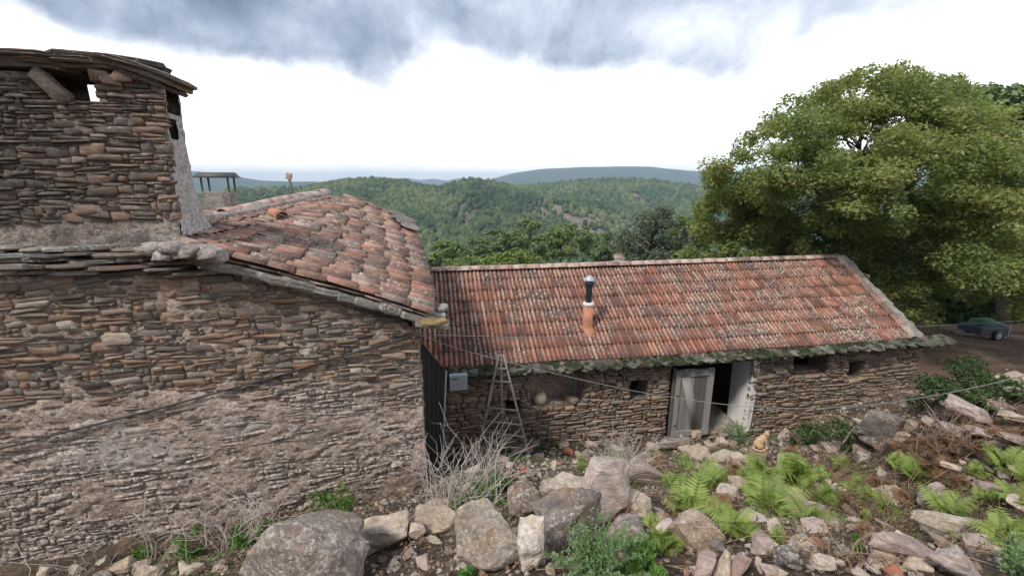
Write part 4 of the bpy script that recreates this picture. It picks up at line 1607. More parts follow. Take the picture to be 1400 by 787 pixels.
TNP = [marseille_np() for _ in range(6)]
tiles = [two_mat('roof_tile', *t) for t in TNP]
rows = 8
pitch = slope / rows
ncol = int(BL / 0.2)
tl_list = []
for i in range(rows):
    for k in range(ncol):
        tl_list.append((i, -(k + .5) * 0.2 - .02))
tl_list.sort(key=lambda a: np.linalg.norm(broof(a[1], a[0] * pitch)))
tsV, tsR, tsC, tsn = [], [], [], 0
rgk = random.Random(3)
for q, (i, x) in enumerate(tl_list):
    p = broof(x, i * pitch)
    y = broof(x, (i + 1) * pitch) - p
    y /= np.linalg.norm(y)
    y = y - SN * 0.062
    y /= np.linalg.norm(y)
    n = np.cross(BA, y)
    yaw_j = rgk.uniform(-.02, .02)
    xx_ = BA + y * yaw_j
    O_ = p + n * (.012 + rgk.uniform(-.003, .005)) + y * rgk.uniform(-.012, .012)
    ti = rgk.randrange(6)
    if q < 300:
        link('roof_tile', tiles[ti], broof_o, frame(O_, xx_, y - BA * yaw_j, n))
    else:
        vv, qr_, qc_ = TNP[ti]
        R3 = np.stack([xx_, y, n], 1)
        tsV.append(vv @ R3.T + O_)
        tsR.append(qr_ + tsn)
        tsC.append(qc_ + tsn)
        tsn += len(vv)
link('far_roof_tiles', two_mat('far_roof_tiles', np.concatenate(tsV), np.concatenate(tsR), np.concatenate(tsC)), broof_o, kind='stuff')
# dark moss and dirt gathered along the laps
ms = Soup()
for i in range(1, rows):
    for k in range(330):
        if rgk.random() < .45:
            continue
        x = -BL * (k + rgk.random()) / 330
        p = broof(x, i * pitch) + SN * .010 - SD * .008
        r_ = rgk.uniform(.008, .02)
        V_, T_, Q_ = STONES[rgk.randrange(44)]
        ms.add(V_[:, [0, 2, 1]] * np.array([r_ * 2.4, r_, r_ * .8]) * np.array([1, 1, -1]) + p, T_, Q_)
M_MOSS, _m = new_mat('dark_green_moss')
_m.put(_m.p.inputs['Base Color'], _m.ramp(_m.math('ADD', _m.math('MULTIPLY', rnd_of(_m), .5), _m.math('MULTIPLY', _m.noise(_m.pos, 12, 4, .6), .6)),
                                           [(0.2, (0.014, 0.016, 0.007)), (0.5, (0.028, 0.034, 0.011)), (0.78, (0.06, 0.075, 0.02)), (1.05, (0.12, 0.13, 0.035))]))
_m.p.inputs['Roughness'].default_value = 1.0
bump(_m, _m.noise(_m.pos, 90, 3, .6), 1.0, .02)
link('lap_moss', ms.mesh('lap_moss', M_MOSS), broof_o, kind='stuff')
# ridge
nrt = int(BL / .345)
for k in range(nrt + 1):
    x = -k * .345 - .0
    p = BE + BA * x + SD * slope + np.array([0, 0, .01 + sagb(x) * .2])
    me = canal_mesh('ridge_tile', .375, .25, .23, .085, M_RIDGE, True, 7)
    link('ridge_tile', me, broof_o, frame(p + np.array([0, 0, rgk.uniform(0, .01)]), BB, -BA + np.array([0, 0, rgk.uniform(-.01, .02)]), np.array([0, 0, 1.])))
# verge on the right: half-round tiles then overlapping slates
for k in range(8):
    d = slope * (k) / 8
    p = broof(0.06, d) + SN * .03
    link('verge_tile', canal_mesh('verge_tile', .40, .19, .16, .08, M_RIDGE if k > 6 else M_CANAL, True, 7), broof_o, frame(p, BA, SD + SN * .04, SN))
for k in range(24):
    d = slope * k / 23 - .1
    p = broof(0.27 + rgk.uniform(-.03, .04), d) - SN * .02
    link('verge_slate', slab_mesh('verge_slate', .40, .34, .022, M_SLAB, 10, .16), broof_o, frame(p, BA, SD + SN * .12, SN) @ Matrix.Rotation(rgk.uniform(-.3, .3), 4, 'Z'))
# eave of split slates under the tiles, with moss
for row in range(3):
    x = -BL - .1
    while x < XR + .25:
        w_ = rgk.uniform(.22, .42)
        p = BE + BA * (x + w_ / 2) + np.array([0, 0, sagb(x) - .055 - .036 * row + rgk.uniform(-.012, .012)]) - BB * (.22 - .05 * row + rgk.uniform(-.03, .03)) + BB * .12
        link('eave_slate', slab_mesh('eave_slate', w_ * 1.12, .44, rgk.uniform(.022, .036), M_MOSSY, 10, .15), barn,
             frame(p, BA, BB, np.array([0, 0, 1.])) @ Matrix.Rotation(rgk.uniform(-.15, .15), 4, 'Z') @ Matrix.Rotation(.26 + rgk.uniform(-.05, .05), 4, 'X'))
        x += w_
mo = Soup()
for k in range(1500):
    x = -BL + (BL + .2) * rgk.random()
    if float(vnoise(x * 1.6, 3.1, 5)) + float(vnoise(x * 5, 8.1, 6)) * .7 < rgk.uniform(-.9, .45):
        continue
    f = rgk.random()
    p = BE + BA * x - BB * (.02 + .26 * f) + np.array([0, 0, sagb(x) - .012 - .10 * f - rgk.uniform(0, .03)])
    r_ = rgk.uniform(.014, .038)
    V_, T_, Q_ = STONES[rgk.randrange(44)]
    mo.add(V_[:, [0, 2, 1]] * np.array([r_ * 2, r_ * 2, -r_]) + p, T_, Q_)
link('eave_moss', mo.mesh('eave_moss', M_MOSS), barn, kind='stuff')

# flue on the barn roof
r0 = ray(803, 452)
t_ = np.dot(BE, SN) / np.dot(r0, SN)
FP = r0 * t_
flue = link('flue', None, barn, Matrix.Translation(Vector(FP)))
s_ = FP[1] / 600 * 1.09


def lathe(name, prof, mat, seg=16):
    V, Qs = [], []
    for (r, z) in prof:
        for k in range(seg):
            a = 2 * pi * k / seg
            V.append((r * cos(a), r * sin(a), z))
    for i in range(len(prof) - 1):
        for k in range(seg):
            Qs.append((i * seg + k, i * seg + (k + 1) % seg, (i + 1) * seg + (k + 1) % seg, (i + 1) * seg + k))
    return mesh_np(name, np.array(V), [np.array(Qs)], mat, True)


link('clay_base', lathe('clay_base', [(.19, -.14), (.17, 0.0), (.135, .06), (.125, .10)], M_TERRA), flue, local=True)
link('clay_pipe', lathe('clay_pipe', [(.118, .05), (.112, .20), (.105, .62), (0.10, .62)], M_TERRA), flue, local=True)
link('collar', lathe('collar', [(.0, .66), (.12, .655), (.125, .60), (.112, .58)], M_WHITE), flue, local=True)
link('steel_pipe', lathe('steel_pipe', [(.068, .60), (.068, 1.06)], M_BLACK), flue, local=True)
link('cowl', lathe('cowl', [(.07, 1.03), (.105, 1.06), (.105, 1.10), (.07, 1.12), (.0, 1.12)], M_BLACK), flue, local=True)
link('cowl_cap', lathe('cowl_cap', [(.0, 1.26), (.06, 1.23), (.135, 1.15), (.13, 1.14), (.0, 1.16)], M_ZINC), flue, local=True)

# things in the niche
nx_, nz_ = bw(739, 541)
jar = tag(link('clay_jar', lathe('clay_jar', [(0, 0), (.09, .0), (.135, .06), (.145, .14), (.12, .22), (.075, .27), (.07, .30), (.085, .31), (.06, .30), (.0, .27)],
                                 simple_mat('cream_stoneware', (0.42, 0.36, 0.27), .6, .15, 5, .1), 20), None,
               Matrix.Translation(Vector(bp(nx_ + .02, .13, niche[2] + .0))) @ Matrix.Rotation(.05, 4, 'Y')),
          'cream stoneware jar standing in the niche of the barn wall behind the ladder', 'jar')
bx_, bz_ = bw(781, 541)
tag(link('block', bevel_box('block', (-.07, .07, -.2, .2, 0, .11), M_BARN, .01, .006), None,
         Matrix.Translation(Vector(bp(bx_ + .02, .14, niche[2] + .0))) @ Matrix.Rotation(radians(BY + 26), 4, 'Z')),
    'oblong stone block lying at the right end of the barn wall niche', 'stone block')
# small zinc sheet box under the eave
zb = at(627, 532, 7.75)
zt_p = at(624, 511, 7.75)
mzb = tag(link('metal_panel', bevel_box('metal_panel', (-.17, .17, -.05, .05, 0, zt_p[2] - zb[2]), M_ZINC, .008), None,
               Matrix.Translation(Vector(zb)) @ Matrix.Rotation(radians(BY), 4, 'Z')),
          'pale grey metal box with rust streaks fixed under the barn eave beside the black planks', 'metal box')

# ------------------------------------------------------------------ tripod orchard ladder
YL = 7.35
apex = at(685, 484, YL + .12)
fl_ = at(655, 612, YL - .05)
fr_ = at(723, 624, YL - .1)
bk_ = at(686, 616, YL + .30)
lad = thing('tripod_ladder', 'weathered grey wooden tripod ladder standing before the barn wall', 'ladder', (fl_ + fr_) / 2)
link('rail', tube_mesh('rail', [fl_ - (apex - fl_) * .06, fl_, apex + np.array([-.04, 0, 0])], [.026, .026, .020], M_LADDER, 5), lad)
link('rail', tube_mesh('rail', [fr_ - (apex - fr_) * .06, fr_, apex + np.array([.04, 0, 0])], [.026, .026, .020], M_LADDER, 5), lad)
link('rear_leg', tube_mesh('rear_leg', [bk_, apex + np.array([0, .03, -.02])], .024, M_LADDER, 5), lad)
for v in (503, 519.5, 555, 573, 588):
    f = (v - 484) / (612 - 484)
    a = apex + (fl_ - apex) * f + np.array([-.03, -.02, 0])
    c = apex + (fr_ - apex) * (f * 1.0) + np.array([.03, -.02, 0])
    c[2] += .03
    V_, T_, Q_ = tube_np([a, c], .024, 4)
    link('rung', mesh_np('rung', V_, [T_, Q_], M_LADDER), lad)
link('base_rail', tube_mesh('base_rail', [at(655, 629, YL - .12), at(722, 615, YL - .1)], .022, M_LADDER, 5), lad)
link('stay', tube_mesh('stay', [at(683, 608, YL - .1), at(712, 588, YL - .1)], .012, M_LADDER, 4), lad)


# ------------------------------------------------------------------ cables
def cable(name, pts, r, mat, label):
    P = np.array(pts)
    d = np.concatenate([[0], np.cumsum(np.linalg.norm(np.diff(P, axis=0), axis=1))])
    tt = np.linspace(0, d[-1], max(24, len(P) * 8))
    Q_ = np.stack([np.interp(tt, d, P[:, k]) for k in range(3)], 1)
    ker = np.ones(7) / 7
    for k in range(3):
        pad = np.concatenate([np.full(3, Q_[0, k]), Q_[:, k], np.full(3, Q_[-1, k])])
        Q_[:, k] = np.convolve(pad, ker, 'valid')
    tag(link(name, tube_mesh(name, Q_, r, mat, 5)), label, 'cable')


def hp(u, v, off=-.075):
    x, z = hw(u, v, off)
    return HO + HB * off + HA * x + np.array([0, 0, z])


cable('cable', [hp(-120, 640), hp(0, 613), hp(110, 585), hp(210, 560), hp(330, 527), hp(400, 508), hp(450, 491), hp(510, 475), hp(560, 460), hp(570, 456)], .012, M_CABLE,
      'black cable sagging across the face of the stone house wall')
cable('cable', [hp(570, 456), at(620, 475, 5.6), at(680, 491, 5.8), at(740, 506, 5.9), at(800, 520, 6.0), at(870, 535, 6.0), at(940, 546, 6.0), at(1000, 554, 5.6), at(1100, 559, 5.0), at(1200, 553, 4.4),
                at(1300, 537, 3.9), at(1400, 514, 3.5), at(1500, 488, 3.1)], .0045, M_WIRE,
      'pale sagging wire crossing in front of the barn door from the house corner')
cable('cable', [hp(572, 457), at(700, 461, 7.2), at(850, 459, 8.0), at(1000, 456, 9.0), at(1150, 451, 10.2), at(1262, 446, 11.6), at(1400, 438, 12.5), at(1520, 430, 13)], .006, M_WIRE,
      'taut thin wire running over the barn roof toward the big tree')


# ------------------------------------------------------------------ rocks
ROCK = [(0, (0.17, 0.125, 0.098)), (0.25, (0.27, 0.20, 0.155)), (0.5, (0.34, 0.255, 0.20)), (0.7, (0.22, 0.19, 0.17)), (0.85, (0.36, 0.29, 0.23)), (1, (0.27, 0.21, 0.17))]
M_ROCK = stone_mat('schist_rock', ROCK, lichen=1.25, layer=1.6, speck=1.0, lich_col=(0.55, 0.51, 0.45), bd=.02)
M_ROCKP = stone_mat('pale_rock', [(0, (0.36, 0.275, 0.20)), (0.5, (0.47, 0.37, 0.28)), (1, (0.53, 0.44, 0.36))], lichen=0.9, layer=1.6, speck=1.0, lich_col=(0.62, 0.58, 0.52))
M_ROCKD = stone_mat('dark_rock', [(0, (0.12, 0.10, 0.09)), (0.5, (0.17, 0.14, 0.125)), (1, (0.21, 0.17, 0.145))], lichen=1.5, layer=1.6, speck=1.0, lich_col=(0.42, 0.38, 0.33))
M_ROCKK = stone_mat('pinkish_rock', [(0, (0.36, 0.27, 0.235)), (0.5, (0.45, 0.36, 0.32)), (1, (0.52, 0.43, 0.38))], lichen=0.6)
M_BRICKR = stone_mat('broken_terracotta', [(0, (0.34, 0.13, 0.08)), (0.5, (0.45, 0.20, 0.13)), (1, (0.5, 0.28, 0.2))], lichen=0.2)


def rock_mesh(name, mat, npts=14, sub=2, rough=0.05, boxy=0.7, seed=None):
    """angular unit rock from a convex hull, roughened"""
    rg = random.Random(seed if seed is not None else random.random())
    bm = bmesh.new()
    for k in range(npts):
        v = Vector((rg.uniform(-1, 1), rg.uniform(-1, 1), rg.uniform(-1, 1)))
        m = max(abs(v.x), abs(v.y), abs(v.z))
        s = v / (m * boxy + v.length * (1 - boxy)) * rg.uniform(.86, 1.0) * .5
        bm.verts.new(s)
    r = bmesh.ops.convex_hull(bm, input=list(bm.verts))
    junk = [e for e in r['geom_interior'] if isinstance(e, bmesh.types.BMVert)]
    if junk:
        bmesh.ops.delete(bm, geom=junk, context='VERTS')
    bmesh.ops.dissolve_limit(bm, angle_limit=.18, verts=list(bm.verts), edges=list(bm.edges))
    if sub:
        bmesh.ops.bevel(bm, geom=list(bm.edges), offset=.035, segments=1, affect='EDGES')
        bmesh.ops.triangulate(bm, faces=list(bm.faces))
        for _ in range(sub):
            long = [e for e in bm.edges if e.calc_length() > (.22 if _ == 0 else .11)]
            if long:
                bmesh.ops.subdivide_edges(bm, edges=long, cuts=1)
                bmesh.ops.triangulate(bm, faces=list(bm.faces))
        ox = rg.uniform(0, 50)
        cs = np.array([v.co[:] for v in bm.verts])
        dn = fbm(cs[:, 0] * 5 + ox, cs[:, 1] * 5 + cs[:, 2] * 9, 3, 4) * rough
        # schist lamination: small steps in z
        lam = (vnoise(cs[:, 2] * 16 + ox, cs[:, 0] * 1.5, 6)) * rough * .7
        for v, d, l in zip(bm.verts, dn, lam):
            n = v.co.normalized()
            v.co += n * d + Vector((n.x, n.y, 0)) * l
    return mesh_bm(name, bm, mat)


ROCKS = {}
for key, mt in (('r', M_ROCK), ('p', M_ROCKP), ('d', M_ROCKD), ('k', M_ROCKK), ('b', M_BRICKR)):
    ROCKS[key] = [rock_mesh('rock', mt, random.choice((10, 12, 14, 17)), 1, .04, .75, 100 + i) for i in range(9)]


def hero_rock(u, v, wpx, hpx, mt, label, tilt=(0, 0, 0), thick=1.0, name='rock', dy=0.0, seed=None, npts=14, boxy=.8, group=None, cat='rock', lift=0.0):
    """rock centred on pixel (u,v) resting in the ground"""
    p = hit(u, min(785 + 60, v + hpx * .42))
    dist = p[1] * 1.0 + 0.25 * -p[2]
    w = wpx / FPX * dist
    h = hpx / FPX * dist
    me = rock_mesh(name, mt, npts, 2, .035, boxy, seed)
    c = at(u, v, p[1] + h * .12 + dy)
    M = Matrix.Translation(Vector(c) + Vector((0, 0, lift))) @ Matrix.Rotation(radians(tilt[1]), 4, 'Y') @ Matrix.Rotation(radians(tilt[0]), 4, 'X') @ Matrix.Rotation(radians(tilt[2]), 4, 'Z') @ Matrix.Diagonal(Vector((w, h * thick, h * .95, 1)))
    o = link(name, me, None, M)
    tag(o, label, cat, group)
    return o


hero_rock(418, 756, 186, 138, M_ROCK, 'large lichen speckled boulder with a sloping face at the bottom left', (-15, 8, 10), .9, 'boulder', seed=3, boxy=.85, cat='boulder')
hero_rock(527, 728, 78, 46, M_ROCKP, 'long tan stone beside the large speckled boulder', (0, -12, 5), 1.0, seed=4)
hero_rock(592, 715, 76, 38, M_ROCKP, 'ribbed tan stone under the thin flat slab', (5, 5, 0), 1.2, seed=5)
hero_rock(601, 695, 46, 10, M_ROCKP, 'thin flat tan slab lying on top of the ribbed stone', (0, -2, 4), 4.0, 'slab', seed=6, dy=.1)
hero_rock(572, 722, 24, 26, M_ROCKP, 'small upright cream stone leaning on the ribbed stone', (0, 20, 0), .8, seed=7, dy=-.15)
hero_rock(668, 730, 88, 116, M_ROCK, 'tall brown slab of rock standing left of the white quartz stone', (-20, -12, 8), .5, 'boulder', seed=8, cat='boulder')
hero_rock(726, 734, 42, 86, M_QUARTZ, 'white quartz stone standing upright between two dark boulders', (-12, 4, 0), .8, seed=9)
hero_rock(712, 684, 52, 58, M_ROCK, 'angular two faced stone leaning above the white quartz stone', (20, 30, 30), .9, seed=10)
hero_rock(778, 712, 118, 92, M_ROCKD, 'broad dark lichen blotched boulder in the middle foreground', (-22, 2, 4), .8, 'boulder', seed=11, cat='boulder')
hero_rock(778, 668, 88, 40, M_ROCKP, 'pale block lying on the back of the broad dark boulder', (0, 4, 6), 1.2, seed=12, dy=.25)
hero_rock(828, 672, 84, 108, M_ROCKK, 'large tilted pinkish slab rising right of the dark boulder', (-10, 28, 20), .5, 'boulder', seed=13, cat='boulder')
hero_rock(864, 690, 56, 46, M_ROCKP, 'rounded tan stone beside the tilted pinkish slab', (0, 10, 0), 1, seed=14)
hero_rock(850, 722, 56, 58, M_ROCK, 'brown broken stone under the tilted pinkish slab', (10, 25, 0), .8, seed=15)
hero_rock(884, 650, 70, 34, M_ROCKK, 'long pale topped beam like stone with dark front edge left of the ferns', (0, 32, 0), 1.0, seed=16, npts=10, boxy=1.0)
hero_rock(950, 728, 66, 64, M_ROCKP, 'tan boulder half hidden among the bright ferns', (-10, 10, 0), .9, seed=17)
hero_rock(982, 748, 26, 22, M_ROCKD, 'small round dark stone below the fern covered boulder', (0, 0, 0), 1, seed=18, boxy=.3)
hero_rock(962, 778, 30, 56, M_ROCKK, 'striped slab leaning left at the bottom edge below the ferns', (-20, 32, 0), .4, 'slab', seed=19)
hero_rock(990, 776, 18, 48, M_ROCKP, 'narrow pale slab leaning against the striped slab', (-20, 28, 0), .6, 'slab', seed=20)
hero_rock(1012, 776, 18, 42, M_ROCKK, 'thin grey slab third from the left in the leaning row', (-20, 34, 0), .5, 'slab', seed=21)
hero_rock(1075, 762, 32, 30, M_ROCKD, 'dark mossy stone with a white top at the bottom centre right', (0, 0, 0), 1, seed=22)
hero_rock(1112, 744, 28, 20, M_BRICKR, 'reddish broken tile lump above the grey stones', (0, 12, 0), 1, 'broken_tile', seed=23, cat='broken tile')
hero_rock(1155, 757, 30, 20, M_ROCKD, 'grey flat block leaning right at the bottom', (0, 30, 0), 1, seed=24)
hero_rock(1128, 770, 36, 24, M_ROCKP, 'pale lumpy stone next to the grey flat block', (0, 8, 0), 1, seed=25)
hero_rock(1292, 718, 112, 38, M_ROCKP, 'long flat pale slab lying on the slope at the right', (-5, 14, 12), 1.3, 'slab', seed=26)
hero_rock(1236, 752, 80, 40, M_ROCKK, 'flat pinkish slab below the long pale slab', (0, 18, 5), 1.2, 'slab', seed=27)
hero_rock(1318, 768, 92, 52, M_ROCKK, 'big leaning pink slab at the bottom right corner', (-15, 34, 0), .8, 'slab', seed=28)
hero_rock(1270, 682, 30, 30, M_ROCKK, 'squarish pink stone uphill of the long pale slab', (0, 4, 0), 1, seed=29, npts=10, boxy=1)
hero_rock(240, 758, 40, 24, M_ROCK, 'squared brown stone beside green weeds at the foot of the house wall', (0, 3, 12), 1, seed=30, npts=9, boxy=1.0)
hero_rock(170, 775, 36, 24, M_ROCKP, 'tan stone at the left of the row along the house wall', (0, -6, 12), 1, seed=31)
hero_rock(205, 782, 40, 26, M_ROCKP, 'rounded grey tan stone below the squared brown stone', (0, 6, 0), 1, seed=32, boxy=.4)
hero_rock(262, 779, 34, 16, M_ROCKP, 'pale wedge shaped stone right of the squared brown stone', (0, -14, 0), 1, seed=33)
hero_rock(952, 594, 20, 14, M_ROCKP, 'pale round stone at the foot of the plank door', (0, 4, 0), 1, seed=34, boxy=.4, dy=.0)
hero_rock(815, 652, 30, 26, M_ROCKP, 'tan block behind the pale block in the centre', (0, 5, 6), 1, seed=35)
hero_rock(1215, 590, 78, 56, M_ROCKD, 'grey mossy outcrop under the right corner of the barn', (0, 4, 8), .8, 'outcrop', seed=36, dy=.1, cat='rock outcrop')
hero_rock(925, 606, 54, 20, M_ROCKD, 'low dark flat stone in front of the plank door', (0, 4, 8), 1, seed=37)
# slab heap on the right bank
for i, (u, v, w, h, tl, lb) in enumerate([
        (1325, 565, 60, 26, 38, 'biggest pink slab of the heap, tilted down to the right'), (1352, 545, 50, 14, 14, 'flat pink slab on the left shoulder of the slab heap'),
        (1385, 534, 60, 16, -10, 'topmost pale slab of the heap at the right edge'), (1370, 556, 44, 14, 10, 'rosy slab lying across the middle of the heap'),
        (1340, 534, 36, 9, 12, 'thin slab at the upper left rim of the heap'), (1392, 572, 50, 14, 18, 'grey slab at the right edge of the heap'),
        (1345, 592, 56, 12, 16, 'long low slab below the biggest pink slab'), (1390, 600, 60, 12, 14, 'lowest pale slab of the heap at the right edge'),
        (1306, 590, 26, 20, 20, 'brown stone at the foot of the biggest pink slab'), (1385, 516, 40, 12, -14, 'small slab crowning the heap beside the shrub')]):
    hero_rock(u, v, w, h, (M_ROCKK, M_ROCKP, M_ROCKK, M_ROCK)[i % 4], lb, (-6, tl, 10), 2.2, 'slab', seed=60 + i, cat='slab', dy=-.1)

# scattered middle sized stones: single objects in groups
rgs = random.Random(77)
MARKS = [(418, 740, 'large speckled boulder'), (529, 728, 'long tan stone'), (590, 700, 'thin flat slab'), (667, 728, 'tall brown rock slab'), (726, 734, 'white quartz stone'),
         (776, 712, 'broad dark boulder'), (822, 672, 'tilted pinkish slab'), (864, 690, 'rounded tan stone'), (884, 650, 'beam like stone'), (950, 726, 'tan boulder in the ferns'),
         (982, 748, 'small round dark stone'), (990, 776, 'row of leaning slabs'), (1075, 762, 'dark mossy stone'), (1155, 757, 'grey flat block'), (1292, 720, 'long flat pale slab'),
         (1236, 752, 'flat pinkish slab'), (1318, 768, 'big leaning pink slab'), (1270, 682, 'squarish pink stone'), (240, 758, 'squared brown stone'), (120, 780, 'left end of the house wall foot'),
         (330, 770, 'left flank of the speckled boulder'), (952, 594, 'pale round stone by the door'), (815, 652, 'tan block'), (1040, 625, 'stump with the cat'), (1215, 588, 'mossy outcrop'),
         (1325, 565, 'biggest slab of the heap'), (1385, 534, 'topmost slab of the heap'), (1345, 592, 'long low slab of the heap'), (722, 622, 'right foot of the ladder'),
         (655, 612, 'left foot of the ladder'), (745, 605, 'dark plant at the barn foot'), (850, 640, 'pale tangled dry bush'), (795, 640, 'small fern in the rubble'), (1000, 600, 'white door reveal'),
         (1105, 605, 'low dark shrub by the barn'), (1250, 660, 'dark centred fern'), (1372, 742, 'bright bushy fern'), (1128, 770, 'pale lumpy stone'), (1178, 730, 'crumpled dry fern')]
CWORD = {'p': 'tan', 'k': 'pinkish', 'r': 'brown', 'd': 'dark grey', 'b': 'orange'}


def auto_label(u, v, w, key, flat):
    m = min(MARKS, key=lambda q: (q[0] - u) ** 2 + 1.5 * (q[1] - v) ** 2)
    dx, dy = u - m[0], v - m[1]
    far = 'just ' if math.hypot(dx, dy) < 22 else '' if math.hypot(dx, dy) < 45 else 'well '
    if abs(dx) > 1.8 * abs(dy):
        di = 'right of' if dx > 0 else 'left of'
    elif abs(dy) > 1.8 * abs(dx):
        di = 'downhill of' if dy > 0 else 'uphill of'
    else:
        di = ('downhill' if dy > 0 else 'uphill') + (' and right of' if dx > 0 else ' and left of')
    sz = 'tiny' if w < 12 else 'small' if w < 17 else 'medium' if w < 23 else 'big'
    sh = 'tile shard' if key == 'b' else 'flat stone' if flat < .48 else 'chunky stone' if flat > .64 else 'stone'
    return f"{sz} {CWORD[key]} {sh} {far}{di} the {m[2]}"


regions = [  # u0 v0 u1 v1 count wmin wmax palette label group
    (500, 735, 900, 830, 46, 9, 24, 'ppkrb', 'small angular stone lying loose on the dark soil in the bottom centre', 'loose stones on the soil between the boulders'),
    (60, 768, 340, 830, 34, 12, 30, 'pprkr', 'stone of the loose row along the foot of the house wall', 'loose stones along the house wall'),
    (900, 745, 1250, 840, 54, 10, 26, 'kpprrb', 'loose stone on the slope below the ferns', 'loose stones below the ferns'),
    (1080, 640, 1400, 760, 44, 10, 28, 'kkprr', 'loose stone among the dry ferns on the right slope', 'loose stones on the right slope'),
    (930, 590, 1080, 650, 44, 9, 24, 'kprrp', 'stone of the rubble pile in front of the barn door', 'rubble in front of the barn door'),
    (690, 600, 900, 665, 52, 8, 24, 'krprbd', 'stone of the rubble strewn between ladder and dry bush', 'rubble by the ladder'),
    (1280, 530, 1420, 640, 40, 12, 34, 'kkprk', 'broken piece of slab in the heap on the right bank', 'pieces of slab on the right bank'),
    (1060, 575, 1290, 640, 26, 10, 26, 'rdrk', 'stone lying at the foot of the right half of the barn wall', 'stones along the barn wall'),
    (880, 600, 1400, 800, 90, 12, 46, 'pkpkp', 'pale flat piece of schist on the slope', 'pale schist pieces over the slope'),
    (560, 640, 900, 800, 36, 12, 36, 'pkprp', 'pale piece of schist between the boulders', 'pale schist pieces between the boulders'),
    (600, 655, 900, 740, 26, 10, 26, 'rpdk', 'stone wedged between the boulders in the middle', 'stones wedged between the boulders'),
]
loose = []
for (u0, v0, u1, v1, cnt, w0, w1, pal, lb, gr) in regions:
    for k in range(cnt):
        u, v = rgs.uniform(u0, u1), rgs.uniform(v0, v1)
        p = hit(u, v)
        if p[1] > 9.2 and u < 1262:
            continue
        if np.dot(p - HO, HB) > -.12 and p[0] < -1.1:
            continue
        dist = p[1] + .25 * -p[2]
        rgs_w = rgs.uniform(w0, w1)
        w = rgs_w / FPX * dist
        flat = rgs.uniform(.3, .8) if 'piece' not in gr else rgs.uniform(.18, .42)
        key = rgs.choice(pal)
        nm = 'broken_tile' if key == 'b' else 'stone'
        lab = lb if key != 'b' else 'shard of orange tile among the ' + gr
        rsel = rgs.choice(ROCKS[key])
        lab = auto_label(u, v, rgs_w, key, flat)
        Mx = Matrix.Translation(Vector(p) + Vector((0, 0, w * flat * .22))) @ Matrix.Rotation(rgs.uniform(0, 6.3), 4, 'Z') @ Matrix.Rotation(rgs.uniform(-.5, .5), 4, 'X') @ Matrix.Rotation(rgs.uniform(-.5, .5), 4, 'Y') @ Matrix.Diagonal(Vector((w, w * rgs.uniform(.5, .9), w * flat, 1)))
        loose.append((rgs_w * (.5 + flat), nm, rsel, Mx, lab, gr, key))
loose.sort(key=lambda q: -q[0])
rest_ = Soup()
cnt_ = 0
from collections import defaultdict
same = defaultdict(list)
for k_, L_ in enumerate(loose):
    same[L_[4]].append(k_)
for lab_, ks in same.items():
    if len(ks) > 1:
        ks.sort(key=lambda k_: loose[k_][3].translation[0])
        words = {2: ('left one', 'right one'), 3: ('leftmost', 'middle one', 'rightmost'), 4: ('leftmost', 'second from left', 'third from left', 'rightmost')}.get(len(ks))
        for o_, k_ in enumerate(ks):
            if words:
                L_ = loose[k_]
                loose[k_] = L_[:4] + ((L_[4].replace(' stone ', ' stone, ' + words[o_] + ', ', 1) if ' stone ' in L_[4] else L_[4].replace('shard ', 'shard, ' + words[o_] + ', ', 1)),) + L_[5:]
for (_q, nm, rsel, Mx, lab, gr, key) in loose:
    if nm == 'stone' and cnt_ >= 245:
        vv = np.array([v.co[:] for v in rsel.vertices])
        R3 = np.array([[Mx[r][c] for c in range(3)] for r in range(3)])
        rest_.add(vv @ R3.T + np.array(Mx.translation), np.array([p_.vertices[:] for p_ in rsel.polygons]))
        continue
    cnt_ += nm == 'stone'
    o = link(nm, rsel, None, Mx)
    if len(lab.split()) > 16:
        lab = lab.replace(' and right of', ' of').replace(' and left of', ' of').replace(' of the heap', '').replace(' in the ferns', '')
    tag(o, lab, 'stone' if key != 'b' else 'tile shard', gr if key != 'b' else 'tile shards, ' + gr)
M_MIXR = stone_mat('mixed_small_stones', [(0, (0.16, 0.125, 0.10)), (0.3, (0.28, 0.22, 0.175)), (0.6, (0.38, 0.31, 0.255)), (0.85, (0.46, 0.38, 0.32)), (1, (0.40, 0.30, 0.26))], lichen=.6)
tag(link('small_rubble', rest_.mesh('small_rubble', M_MIXR), kind='stuff'), 'smaller rubble lying between the stones of the slope', 'rubble')

# pebbles and crumbs
def scatter(n, box, size, rg, excl=True):
    out = []
    while len(out) < n:
        m = 4000
        x = rg.uniform(box[0], box[1], m)
        y = rg.uniform(box[2], box[3], m) if len(box) < 5 else rg.uniform(box[2], box[3], m)
        out.extend(zip(x, y))
    out = np.array(out[:n])
    return out


oct_V = np.array([(1, 0, 0), (0, 1, 0), (-1, 0, 0), (0, -1, 0), (0, 0, 1), (0, 0, -1), (.6, .6, .5), (-.6, -.6, .4)], float)
oct_T = np.array([(0, 6, 4), (6, 1, 4), (1, 2, 4), (2, 7, 4), (7, 3, 4), (3, 0, 4), (1, 0, 5), (2, 1, 5), (3, 2, 5), (0, 3, 5), (0, 1, 6), (2, 3, 7)])


